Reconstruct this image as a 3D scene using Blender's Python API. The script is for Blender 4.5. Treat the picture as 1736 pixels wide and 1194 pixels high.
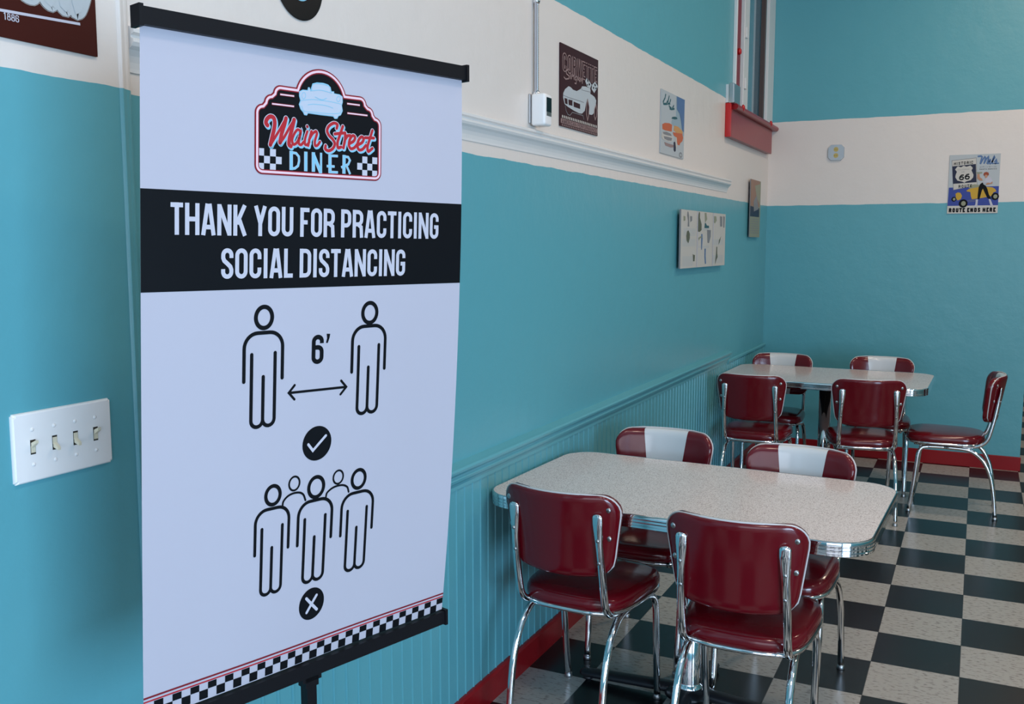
import bpy, bmesh, math, random
from math import pi, sin, cos, radians, sqrt
from mathutils import Vector, Matrix
from mathutils.geometry import tessellate_polygon

random.seed(7)
for o in list(bpy.data.objects):
    bpy.data.objects.remove(o)
SC = bpy.context.scene
COL = SC.collection

# ------------------------------------------------------------------ camera
cam_d = bpy.data.cameras.new('camera')
cam_d.sensor_width = 36.0
cam_d.lens = 1622.05 / 1736 * 36.0
cam_d.clip_start = 0.05
cam = bpy.data.objects.new('camera', cam_d)
COL.objects.link(cam)
_yaw, _pit = 0.4527, -0.1128
f_ = Vector((-sin(_yaw) * cos(_pit), cos(_yaw) * cos(_pit), sin(_pit)))
cam.location = (1.4636, -3.7188, 1.5742)
cam.rotation_euler = f_.to_track_quat('-Z', 'Y').to_euler()
SC.camera = cam

# ------------------------------------------------------------------ light
SC.view_settings.view_transform = 'Standard'
SC.view_settings.look = 'None'
SC.view_settings.gamma = 1.0
SC.view_settings.use_curve_mapping = False
SC.view_settings.exposure = -0.08

wd = bpy.data.worlds.new('world'); SC.world = wd
wd.use_nodes = True
wd.node_tree.nodes['Background'].inputs[0].default_value = (0.62, 0.78, 1.0, 1)
wd.node_tree.nodes['Background'].inputs[1].default_value = 0.9

def area(name, loc, target, sx, sy, power, col):
    d = bpy.data.lights.new(name, 'AREA')
    d.shape = 'RECTANGLE'; d.size = sx; d.size_y = sy
    d.energy = power; d.color = col
    o = bpy.data.objects.new(name, d); COL.objects.link(o)
    o.location = loc
    o.rotation_euler = (Vector(target) - Vector(loc)).to_track_quat('-Z', 'Y').to_euler()
    return o

# daylight entering through the shopfront glass behind the camera, and through the side windows
area('shopfront_daylight', (2.6, -6.85, 1.55), (2.6, 0, 1.35), 4.2, 2.3, 64, (0.84, 0.86, 0.97))
area('side_window_daylight', (5.45, -5.2, 1.35), (0, -3.4, 1.1), 2.5, 2.1, 290, (0.52, 0.74, 1.0))
# the diner's own ceiling lamps, warm
for i, (x, y) in enumerate([(1.9, -3.2), (1.9, -0.2), (1.9, 2.2), (4.2, -1.2), (4.2, 2.2), (2.6, 6.4)]):
    area('ceiling_lamp_light', (x, y, 4.08), (x, y, 0), 0.45, 0.45, 29, (1.0, 0.76, 0.58))
# ------------------------------------------------------------------ materials
def srgb(r, g, b):
    def c(v):
        v /= 255.0
        return v / 12.92 if v <= 0.04045 else ((v + 0.055) / 1.055) ** 2.4
    return (c(r), c(g), c(b), 1)

def new_mat(name, col=(.8, .8, .8, 1), rough=.5, metal=0.0, coat=0.0, spec=.5):
    m = bpy.data.materials.new(name); m.use_nodes = True
    b = m.node_tree.nodes['Principled BSDF']
    b.inputs['Base Color'].default_value = col
    b.inputs['Roughness'].default_value = rough
    b.inputs['Metallic'].default_value = metal
    b.inputs['Coat Weight'].default_value = coat
    b.inputs['Coat Roughness'].default_value = 0.06
    b.inputs['Specular IOR Level'].default_value = spec
    return m

def nd(m, t, **kw):
    n = m.node_tree.nodes.new(t)
    for k, v in kw.items():
        setattr(n, k, v)
    return n

def lk(m, a, b):
    m.node_tree.links.new(a, b)

def bump_noise(m, scale, dist, detail=3, coord='Object', stretch=None, rough=.55):
    b = m.node_tree.nodes['Principled BSDF']
    tc = nd(m, 'ShaderNodeTexCoord'); src = tc.outputs[coord]
    if stretch:
        mp = nd(m, 'ShaderNodeMapping'); mp.inputs['Scale'].default_value = stretch
        lk(m, src, mp.inputs[0]); src = mp.outputs[0]
    n = nd(m, 'ShaderNodeTexNoise'); n.inputs['Scale'].default_value = scale
    n.inputs['Detail'].default_value = detail; n.inputs['Roughness'].default_value = rough
    lk(m, src, n.inputs['Vector'])
    bp = nd(m, 'ShaderNodeBump'); bp.inputs['Strength'].default_value = 1.0
    bp.inputs['Distance'].default_value = dist
    lk(m, n.outputs['Fac'], bp.inputs['Height']); lk(m, bp.outputs[0], b.inputs['Normal'])
    return n, src

def math_(m, op, a, b=None):
    n = nd(m, 'ShaderNodeMath', operation=op)
    for i, v in enumerate((a, b)):
        if v is None: continue
        if isinstance(v, (int, float)): n.inputs[i].default_value = v
        else: lk(m, v, n.inputs[i])
    return n.outputs[0]

def mix_(m, fac, a, b):
    n = nd(m, 'ShaderNodeMix', data_type='RGBA')
    if isinstance(fac, (int, float)): n.inputs[0].default_value = fac
    else: lk(m, fac, n.inputs[0])
    for i, v in ((6, a), (7, b)):
        if isinstance(v, tuple): n.inputs[i].default_value = v
        else: lk(m, v, n.inputs[i])
    return n.outputs[2]

TEAL = (0.105, 0.372, 0.435, 1)
WHITE = (0.74, 0.68, 0.63, 1)
Z_LOW, Z_UP = 1.857, 2.472

def wall_paint(name, bump=.0032):
    """painted plaster: turquoise, a white band between two hand-cut paint lines, turquoise again"""
    m = new_mat(name, rough=.33)
    b = m.node_tree.nodes['Principled BSDF']
    n, src = bump_noise(m, 9, bump, detail=6)
    geo = nd(m, 'ShaderNodeNewGeometry')
    sep = nd(m, 'ShaderNodeSeparateXYZ'); lk(m, geo.outputs['Position'], sep.inputs[0])
    ne = nd(m, 'ShaderNodeTexNoise'); ne.inputs['Scale'].default_value = 7; ne.inputs['Detail'].default_value = 4
    lk(m, geo.outputs['Position'], ne.inputs['Vector'])
    off = math_(m, 'MULTIPLY', math_(m, 'SUBTRACT', ne.outputs['Fac'], .5), .012)
    z = math_(m, 'ADD', sep.outputs['Z'], off)
    band = math_(m, 'MULTIPLY', math_(m, 'GREATER_THAN', z, Z_LOW), math_(m, 'LESS_THAN', z, Z_UP))
    col = mix_(m, band, TEAL, WHITE)
    lk(m, col, b.inputs['Base Color'])
    return m

M = {}
M['wall'] = wall_paint('painted_wall')
M['teal'] = new_mat('turquoise_paint', TEAL, .33)
bump_noise(M['teal'], 12, .0006)
M['white_trim'] = new_mat('white_gloss_paint', (.76, .75, .73, 1), .3)
M['pale_trim'] = new_mat('pale_grey_paint', (.52, .49, .50, 1), .4)
M['red_paint'] = new_mat('red_gloss_paint', (.27, .006, .010, 1), .3, spec=.3)
bump_noise(M['red_paint'], 30, .0005)
M['ceiling'] = new_mat('ceiling_white', (.75, .74, .72, 1), .7)
M['brown_shade'] = new_mat('dark_brown_shade', (.07, .045, .04, 1), .5)  # shade inside the window recess, put in as a dark brown
M['chrome'] = new_mat('chrome', (.80, .81, .83, 1), .07, 1.0)
M['steel'] = new_mat('brushed_steel', (.50, .51, .52, 1), .35, 1.0)
M['vinyl'] = new_mat('red_vinyl', (.125, .002, .007, 1), .15, coat=0, spec=.55)
bump_noise(M['vinyl'], 18, .0006, detail=1)
M['white_vinyl'] = new_mat('white_vinyl', (.66, .67, .68, 1), .18, coat=.3)
M['piping'] = new_mat('white_piping', (.62, .60, .60, 1), .35)
M['rubber'] = new_mat('black_rubber', (.012, .012, .014, 1), .6)
M['iron'] = new_mat('black_cast_iron', (.008, .010, .014, 1), .4)
M['black_plastic'] = new_mat('black_metal_rail', (.005, .005, .007, 1), .5, spec=.2)
M['white_plastic'] = new_mat('white_plastic', (.86, .85, .84, 1), .3)
M['ivory'] = new_mat('ivory_plastic', (.72, .66, .50, 1), .3)
M['screen'] = new_mat('dark_lcd_screen', (.010, .022, .024, 1), .12)
M['dark_gap'] = new_mat('dark_slot', (.03, .027, .02, 1), .6)
M['brass'] = new_mat('yellow_plastic', (.52, .40, .12, 1), .35)

# laminate: fine crackle of off-white, taupe and grey
m = M['laminate'] = new_mat('speckled_laminate', rough=.16)
b = m.node_tree.nodes['Principled BSDF']
tc = nd(m, 'ShaderNodeTexCoord')
n1 = nd(m, 'ShaderNodeTexNoise'); n1.inputs['Scale'].default_value = 330; n1.inputs['Detail'].default_value = 2
lk(m, tc.outputs['Object'], n1.inputs['Vector'])
r1 = nd(m, 'ShaderNodeValToRGB')
r1.color_ramp.elements[0].position = .36; r1.color_ramp.elements[0].color = (.42, .35, .34, 1)
r1.color_ramp.elements[1].position = .50; r1.color_ramp.elements[1].color = (.80, .735, .72, 1)
lk(m, n1.outputs['Fac'], r1.inputs[0]); lk(m, r1.outputs[0], b.inputs['Base Color'])

# vinyl floor tiles, 12 inch, laid as a checkerboard
TILE, XA = 0.3048, 1.4726
m = M['floor'] = new_mat('checker_floor_tile', rough=.27, spec=.35)
b = m.node_tree.nodes['Principled BSDF']
tc = nd(m, 'ShaderNodeTexCoord')
sep = nd(m, 'ShaderNodeSeparateXYZ'); lk(m, tc.outputs['Object'], sep.inputs[0])
gx = math_(m, 'DIVIDE', math_(m, 'SUBTRACT', sep.outputs[0], XA), TILE)
gy = math_(m, 'DIVIDE', sep.outputs[1], TILE)
s_ = math_(m, 'ADD', math_(m, 'FLOOR', gx), math_(m, 'FLOOR', gy))
par = math_(m, 'FLOORED_MODULO', s_, 2.0)
par = math_(m, 'GREATER_THAN', par, .5)
mp = nd(m, 'ShaderNodeMapping'); mp.inputs['Scale'].default_value = (26, 60, 1)
lk(m, tc.outputs['Object'], mp.inputs[0])
n1 = nd(m, 'ShaderNodeTexNoise'); n1.inputs['Scale'].default_value = 1.6; n1.inputs['Detail'].default_value = 5
lk(m, mp.outputs[0], n1.inputs['Vector'])
rw = nd(m, 'ShaderNodeValToRGB')
rw.color_ramp.elements[0].position = .33; rw.color_ramp.elements[0].color = (.22, .20, .185, 1)
rw.color_ramp.elements[1].position = .47; rw.color_ramp.elements[1].color = (.40, .385, .355, 1)
lk(m, n1.outputs['Fac'], rw.inputs[0])
rb = nd(m, 'ShaderNodeValToRGB')
rb.color_ramp.elements[0].position = .60; rb.color_ramp.elements[0].color = (.006, .008, .010, 1)
rb.color_ramp.elements[1].position = .80; rb.color_ramp.elements[1].color = (.05, .055, .06, 1)
lk(m, n1.outputs['Fac'], rb.inputs[0])
# seams between tiles
def seam(g):
    fr = math_(m, 'FRACT', g)
    d = math_(m, 'MINIMUM', fr, math_(m, 'SUBTRACT', 1.0, fr))
    return math_(m, 'LESS_THAN', d, .0035)
sm = math_(m, 'MAXIMUM', seam(gx), seam(gy))
col = mix_(m, par, rw.outputs[0], rb.outputs[0])
col = mix_(m, sm, col, (.05, .05, .05, 1))
lk(m, col, b.inputs['Base Color'])

# inks (printed or painted colours)
def ink(name, c, rough=.45, spec=.3):
    M[name] = new_mat('print_' + name, c, rough, spec=spec)
ink('sheet', (.465, .455, .525, 1), .42)
bump_noise(M['sheet'], 5, .004, detail=1, stretch=(1, 1, .35))
ink('black', (.004, .005, .007, 1), .5, .12)
ink('white', (.52, .515, .59, 1), .42)
ink('red', (.42, .018, .028, 1))
ink('darkred', (.20, .012, .022, 1))
ink('pink', (.78, .56, .62, 1))
ink('blue', (.22, .50, .66, 1))
ink('paleblue', (.47, .52, .61, 1))
ink('maroon', (.048, .008, .006, 1), .4, .15)
ink('sign_maroon', (.040, .009, .012, 1), .4, .2)
ink('tan', (.30, .20, .19, 1))
ink('cream', (.58, .55, .50, 1))
ink('lightgrey', (.46, .50, .52, 1))
ink('grey', (.22, .22, .23, 1))
ink('navy', (.012, .016, .045, 1))
ink('royal', (.035, .06, .30, 1))
ink('midblue', (.09, .17, .34, 1))
ink('skyblue', (.30, .40, .46, 1))
ink('yellow', (.55, .33, .03, 1))
ink('orange', (.55, .12, .04, 1))
ink('amber', (.60, .30, .10, 1))
ink('skin', (.50, .25, .15, 1))
ink('hair', (.30, .06, .02, 1))
ink('olive', (.12, .12, .07, 1))
ink('sage', (.28, .29, .20, 1))
ink('rust', (.22, .06, .015, 1))
ink('copper', (.32, .17, .11, 1))
ink('darkteal', (.02, .10, .12, 1))
# ------------------------------------------------------------------ helpers
def link(o, parent=None):
    COL.objects.link(o)
    if parent is not None:
        o.parent = parent
    return o

def thing(name, label, cat, loc=(0, 0, 0), rotz=0.0, group=None):
    o = bpy.data.objects.new(name, None); link(o)
    o.empty_display_size = .1
    o.location = loc; o.rotation_euler = (0, 0, rotz)
    o['label'] = label; o['category'] = cat
    if group: o['group'] = group
    return o

def obj(name, bm, mats, parent=None, smooth=True, loc=None):
    me = bpy.data.meshes.new(name)
    bm.to_mesh(me); bm.free()
    for mm in (mats if isinstance(mats, (list, tuple)) else [mats]):
        me.materials.append(mm)
    for p in me.polygons: p.use_smooth = smooth
    o = bpy.data.objects.new(name, me); link(o, parent)
    if loc: o.location = loc
    return o

def struct(name, bm, mats, smooth=False):
    o = obj(name, bm, mats, None, smooth); o['kind'] = 'structure'; return o

def box(bm, x0, x1, y0, y1, z0, z1, mi=0, bev=0.0, seg=2):
    t = bmesh.new()
    r = bmesh.ops.create_cube(t, size=1)
    for v in t.verts:
        v.co = ((x0 + x1) / 2 + v.co.x * (x1 - x0), (y0 + y1) / 2 + v.co.y * (y1 - y0), (z0 + z1) / 2 + v.co.z * (z1 - z0))
    if bev > 0:
        bmesh.ops.bevel(t, geom=list(t.edges), offset=bev, segments=seg, affect='EDGES', profile=.5)
    merge(bm, t, mi)

def merge(bm, t, mi=0):
    mp = {}
    for v in t.verts: mp[v] = bm.verts.new(v.co)
    for f in t.faces:
        try:
            nf = bm.faces.new([mp[v] for v in f.verts]); nf.material_index = mi
        except ValueError: pass
    t.free()

def cyl(bm, p0, p1, r0, r1=None, n=20, mi=0, caps=True):
    tube(bm, [p0, p1], [r0, r0 if r1 is None else r1], n, mi, caps)

def smooth_path(pts, sub=6):
    P = [Vector(p) for p in pts]
    out = []
    for i in range(len(P) - 1):
        p0 = P[i - 1] if i > 0 else P[i] * 2 - P[i + 1]
        p1, p2 = P[i], P[i + 1]
        p3 = P[i + 2] if i + 2 < len(P) else P[i + 1] * 2 - P[i]
        # centripetal-ish: use chord lengths to avoid overshoot
        for k in range(sub):
            t = k / sub
            a = (p2 - p0) * .5; b = (p3 - p1) * .5
            L = (p2 - p1).length
            if a.length > L: a = a.normalized() * L
            if b.length > L: b = b.normalized() * L
            h = (2 * t ** 3 - 3 * t ** 2 + 1) * p1 + (t ** 3 - 2 * t ** 2 + t) * a + (-2 * t ** 3 + 3 * t ** 2) * p2 + (t ** 3 - t ** 2) * b
            out.append(h)
    out.append(P[-1])
    return out

def tube(bm, pts, r, n=14, mi=0, caps=True, ref=None, closed=False):
    """swept tube; r is a number, a list of numbers, or a list of (across, deep) pairs"""
    P = [Vector(p) for p in pts]; N = len(P)
    if isinstance(r, (int, float)): r = [r] * N
    rings = []
    up = None
    for i in range(N):
        if closed: t = (P[(i + 1) % N] - P[i - 1]).normalized()
        else: t = (P[min(i + 1, N - 1)] - P[max(i - 1, 0)]).normalized()
        if ref is not None: a = Vector(ref) - t * t.dot(Vector(ref))
        elif up is None:
            a = Vector((1, 0, 0)) if abs(t.x) < .9 else Vector((0, 1, 0)); a = a - t * t.dot(a)
        else: a = up - t * t.dot(up)
        a.normalize(); up = a
        b = t.cross(a)
        rx, ry = (r[i], r[i]) if isinstance(r[i], (int, float)) else r[i]
        rings.append([bm.verts.new(P[i] + a * rx * cos(2 * pi * k / n) + b * ry * sin(2 * pi * k / n)) for k in range(n)])
    for i in range(N if closed else N - 1):
        A, B = rings[i], rings[(i + 1) % N]
        for k in range(n):
            f = bm.faces.new((A[k], A[(k + 1) % n], B[(k + 1) % n], B[k])); f.material_index = mi
    if caps and not closed:
        f = bm.faces.new(rings[0][::-1]); f.material_index = mi
        f = bm.faces.new(rings[-1]); f.material_index = mi

def lathe(bm, prof, c=(0, 0, 0), n=28, mi=0, axis='z'):
    """prof: list of (radius, height)"""
    rings = []
    for r, h in prof:
        ring = []
        for k in range(n):
            a = 2 * pi * k / n
            x, y, z = r * cos(a), r * sin(a), h
            if axis == 'x': x, y, z = h, r * cos(a), r * sin(a)
            if axis == 'y': x, y, z = r * cos(a), h, -r * sin(a)
            ring.append(bm.verts.new((c[0] + x, c[1] + y, c[2] + z)))
        rings.append(ring)
    for A, B in zip(rings, rings[1:]):
        for k in range(n):
            f = bm.faces.new((A[k], A[(k + 1) % n], B[(k + 1) % n], B[k])); f.material_index = mi
    f = bm.faces.new(rings[0][::-1]); f.material_index = mi
    f = bm.faces.new(rings[-1]); f.material_index = mi

def extrude_y(bm, prof, y0, y1, mi=0):
    """profile of (x,z) swept along y, closed ends"""
    A = [bm.verts.new((x, y0, z)) for x, z in prof]; B = [bm.verts.new((x, y1, z)) for x, z in prof]
    n = len(prof)
    for k in range(n):
        f = bm.faces.new((A[k], B[k], B[(k + 1) % n], A[(k + 1) % n])); f.material_index = mi
    f = bm.faces.new(A); f.material_index = mi
    f = bm.faces.new(B[::-1]); f.material_index = mi
    bmesh.ops.recalc_face_normals(bm, faces=bm.faces)

# ---- flat artwork: 2-D shapes (x right, y down) mapped onto a surface --------
def offset_poly(pts, d):
    n = len(pts); out = []
    for i in range(n):
        a, b, c = Vector(pts[i - 1]), Vector(pts[i]), Vector(pts[(i + 1) % n])
        e1 = (b - a).normalized(); e2 = (c - b).normalized()
        n1 = Vector((-e1.y, e1.x)); n2 = Vector((-e2.y, e2.x))
        m = n1 + n2
        if m.length < 1e-6: m = n1
        m.normalize()
        k = d / max(.35, m.dot(n1))
        out.append(tuple(b + m * k))
    return out

class Art:
    def __init__(self):
        self.F = []; self.n = 0
    def poly(self, pts, mat, layer=1):
        self.n += 1; layer = layer + .09 * (self.n % 9) if layer == int(layer) and layer > 0 else layer
        pts = [tuple(p) for p in pts]
        if len(pts) == 3 or (len(pts) == 4):
            self.F.append((pts, layer, mat)); return
        tri = tessellate_polygon([[Vector((p[0], p[1], 0)) for p in pts]])
        for t in tri: self.F.append(([pts[i] for i in t], layer, mat))
    def rect(self, x0, y0, x1, y1, mat, layer=1):
        self.F.append(([(x0, y0), (x1, y0), (x1, y1), (x0, y1)], layer, mat))
    def disc(self, cx, cy, rx, mat, layer=1, ry=None, n=36):
        ry = ry or rx
        self.poly([(cx + rx * cos(2 * pi * k / n), cy + ry * sin(2 * pi * k / n)) for k in range(n)], mat, layer)
    def ring(self, cx, cy, r, w, mat, layer=1, ry=None, n=40):
        ry = ry or r
        self.line([(cx + r * cos(2 * pi * k / n), cy + ry * sin(2 * pi * k / n)) for k in range(n)], w, mat, layer, closed=True)
    def line(self, pts, w, mat, layer=1, closed=False, cap=False, smooth=False):
        if smooth:
            pts = [(p.x, p.y) for p in smooth_path([(a, b, 0) for a, b in pts], 4)]
        P = [Vector(p) for p in pts]
        Q = [P[0]]
        for p in P[1:]:
            if (p - Q[-1]).length > 1e-7: Q.append(p)
        P = Q; n = len(P)
        if n < 2: return
        self.n += 1; layer = layer + .09 * (self.n % 9)
        L, R = [], []
        for i in range(n):
            if closed: a, c = P[i - 1], P[(i + 1) % n]
            else: a, c = (P[i - 1] if i else None), (P[i + 1] if i < n - 1 else None)
            b = P[i]
            e1 = (b - a).normalized() if a is not None else (c - b).normalized()
            e2 = (c - b).normalized() if c is not None else e1
            n1 = Vector((-e1.y, e1.x)); n2 = Vector((-e2.y, e2.x))
            m = n1 + n2
            if m.length < 1e-6: m = n1.copy()
            m.normalize()
            k = (w / 2) / max(.45, m.dot(n1))
            L.append(b + m * k); R.append(b - m * k)
        for i in range(n if closed else n - 1):
            j = (i + 1) % n
            self.F.append(([tuple(L[i]), tuple(L[j]), tuple(R[j]), tuple(R[i])], layer, mat))
        if cap and not closed:
            for q in (P[0], P[-1]): self.disc(q.x, q.y, w / 2, mat, layer + .041, n=14)
    def text(self, s, x0, x1, y0, y1, mat, w=None, layer=1, slope=0.0, lw=.165, ls=None):
        """condensed block capitals fitted to x0..x1, cap height y0..y1"""
        H = y1 - y0
        adv = sum(GW.get(c, .5) for c in s)
        k = (x1 - x0) / (adv - .07)
        x = x0 - .035 * k
        for c in s:
            cw = GW.get(c, .5)
            for pl, cl in glyph(c, cw - .07, ls or w or lw):
                self.line([(x + (.035 + px) * k, y0 + py * H + slope * (x + px * k - x0)) for px, py in pl],
                          (w or lw) * min(H, k * 1.0) if w is None else w * H, mat, layer, closed=cl)
            x += cw * k
    def shift(self, dx, dy):
        self.F = [([(x + dx, y + dy) for x, y in p], l, m) for p, l, m in self.F]
    def build(self, name, fn, parent=None, cell=None, eps=.0003, smooth=True):
        """fn(x, y, h) -> 3-D point, h metres proud of the surface"""
        names = []
        for _, _, m in self.F:
            if m not in names: names.append(m)
        bm = bmesh.new()
        for pts, layer, m in self.F:
            if sum(pts[i - 1][0] * pts[i][1] - pts[i][0] * pts[i - 1][1] for i in range(len(pts))) > 0: pts = pts[::-1]   # all face outwards
            vs = [bm.verts.new((p[0], p[1], layer)) for p in pts]
            f = bm.faces.new(vs); f.material_index = names.index(m)
        if cell:
            xs = [v.co.x for v in bm.verts]; ys = [v.co.y for v in bm.verts]
            for ax, vals in ((0, xs), (1, ys)):
                c = math.floor(min(vals) / cell) * cell + cell
                while c < max(vals):
                    co = (c, 0, 0) if ax == 0 else (0, c, 0); no = (1, 0, 0) if ax == 0 else (0, 1, 0)
                    bmesh.ops.bisect_plane(bm, geom=list(bm.verts) + list(bm.edges) + list(bm.faces), dist=1e-6, plane_co=co, plane_no=no)
                    c += cell
        for v in bm.verts:
            v.co = fn(v.co.x, v.co.y, v.co.z * eps)
        return obj(name, bm, [M[k] for k in names], parent, smooth)

GW = {' ': .22, 'A': .58, 'B': .56, 'C': .54, 'D': .56, 'E': .48, 'F': .46, 'G': .54, 'H': .58, 'I': .27, 'J': .36, 'K': .58, 'L': .44,
      'M': .72, 'N': .60, 'O': .55, 'P': .53, 'Q': .55, 'R': .56, 'S': .53, 'T': .50, 'U': .55, 'V': .56, 'W': .80, 'X': .56, 'Y': .56, 'Z': .48,
      '-': .34, '1': .40, '8': .53, '6': .53, '0': .54, '2': .52, '5': .52}

def glyph(c, W, s):
    """centre-line strokes in a W x 1 box, y down; returns [(points, closed)]"""
    h = s / 2; l, r, t, b = h, W - h, h, 1 - h
    R = min(.17, (r - l) / 2)
    def arc(cx, cy, a0, a1, rad=R, n=6):
        return [(cx + rad * cos(radians(a0 + (a1 - a0) * i / n)), cy + rad * sin(radians(a0 + (a1 - a0) * i / n))) for i in range(n + 1)]
    TL = lambda: arc(l + R, t + R, 180, 270); TR = lambda: arc(r - R, t + R, 270, 360)
    BR = lambda: arc(r - R, b - R, 0, 90); BL = lambda: arc(l + R, b - R, 90, 180)
    m = .5; mid = (l + r) / 2
    if c in 'O0': return [(TL() + TR() + BR() + BL(), True)]
    if c == 'Q': return [(TL() + TR() + BR() + BL(), True), ([(mid, .75), (W, 1)], False)]
    if c == 'C': return [([(r, .36)] + TR()[::-1] + TL()[::-1] + BL()[::-1] + BR()[::-1] + [(r, .64)], False)]
    if c == 'G': return [([(r, .33)] + TR()[::-1] + TL()[::-1] + BL()[::-1] + BR()[::-1] + [(r, .54)], False), ([(mid, .54), (W, .54)], False)]
    if c == 'U': return [([(l, 0)] + BL()[::-1] + BR()[::-1] + [(r, 0)], False)]
    if c == 'J': return [([(r, 0)] + BR() + [(l, b)], False)]
    if c == 'I': return [([(mid, 0), (mid, 1)], False)]
    if c == 'T': return [([(0, t), (W, t)], False), ([(W / 2, 0), (W / 2, 1)], False)]
    if c == 'H': return [([(l, 0), (l, 1)], False), ([(r, 0), (r, 1)], False), ([(l, m), (r, m)], False)]
    if c == 'A': return [([(l - .01, 1), (mid - .035, 0)], False), ([(r + .01, 1), (mid + .035, 0)], False), ([(l + .06, .74), (r - .06, .74)], False)]
    if c == 'N': return [([(l, 0), (l, 1)], False), ([(r, 0), (r, 1)], False), ([(l, .03), (r, .97)], False)]
    if c == 'M': return [([(l, 0), (l, 1)], False), ([(r, 0), (r, 1)], False), ([(l + .02, .02), (mid, .95), (r - .02, .02)], False)]
    if c == 'K': return [([(l, 0), (l, 1)], False), ([(r, 0), (l + .05, .62)], False), ([(l + .13, .42), (r + .01, 1)], False)]
    if c == 'Y': return [([(l - .01, 0), (mid, .58)], False), ([(r + .01, 0), (mid, .58)], False), ([(mid, .5), (mid, 1)], False)]
    if c == 'V': return [([(l, 0), (mid - .02, 1)], False), ([(r, 0), (mid + .02, 1)], False)]
    if c == 'W': return [([(l, 0), (W * .3, 1), (mid, .1), (W * .7, 1), (r, 0)], False)]
    if c == 'X': return [([(l, 0), (r, 1)], False), ([(r, 0), (l, 1)], False)]
    if c == 'Z': return [([(0, t), (r, t), (l, b), (W, b)], False)]
    if c == 'E': return [([(W, t), (l, t), (l, b), (W, b)], False), ([(l, m), (r, m)], False)]
    if c == 'F': return [([(W, t), (l, t), (l, 1)], False), ([(l, m), (r, m)], False)]
    if c == 'L': return [([(l, 0), (l, b), (W, b)], False)]
    def bowl(y0, y1, rr=r):
        q = min(R, (y1 - y0) / 2)
        return [(l, y0)] + arc(rr - q, y0 + q, 270, 360, q) + arc(rr - q, y1 - q, 0, 90, q) + [(l, y1)]
    if c == 'P': return [([(l, 0), (l, 1)], False), (bowl(t, .57), False)]
    if c == 'R': return [([(l, 0), (l, 1)], False), (bowl(t, .52), False), ([(mid, .52), (r - .02, .62), (r + .005, 1)], False)]
    if c == 'B': return [([(l, 0), (l, 1)], False), (bowl(t, .48), False), (bowl(.48, b), False)]
    if c == 'D': return [([(l, 0), (l, 1)], False), (bowl(t, b), False)]
    if c == 'S':
        return [([(r, .32)] + TR()[::-1] + TL()[::-1] + [(l, .32), (l + .04, .41), (mid, .5), (r - .04, .60), (r, .70)] + BR() + BL() + [(l, .68)], False)]
    if c == '8':
        def loop8(xa, xb, ya, yb, q):
            return arc(xa + q, ya + q, 180, 270, q) + arc(xb - q, ya + q, 270, 360, q) + arc(xb - q, yb - q, 0, 90, q) + arc(xa + q, yb - q, 90, 180, q)
        return [(loop8(l + .04, r - .04, t, .47, .10), True), (loop8(l, r, .47, b, .15), True)]
    if c == '6': return [([(r, .30)] + TR()[::-1] + TL()[::-1] + BL()[::-1] + BR()[::-1] + arc(r - R, .43 + R, 0, -90) + [(l, .43)], False)]
    if c == '1': return [([(mid, 0), (mid, 1)], False), ([(mid, t), (0, .2)], False)]
    if c == '-': return [([(0, m), (W, m)], False)]
    return []

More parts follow.
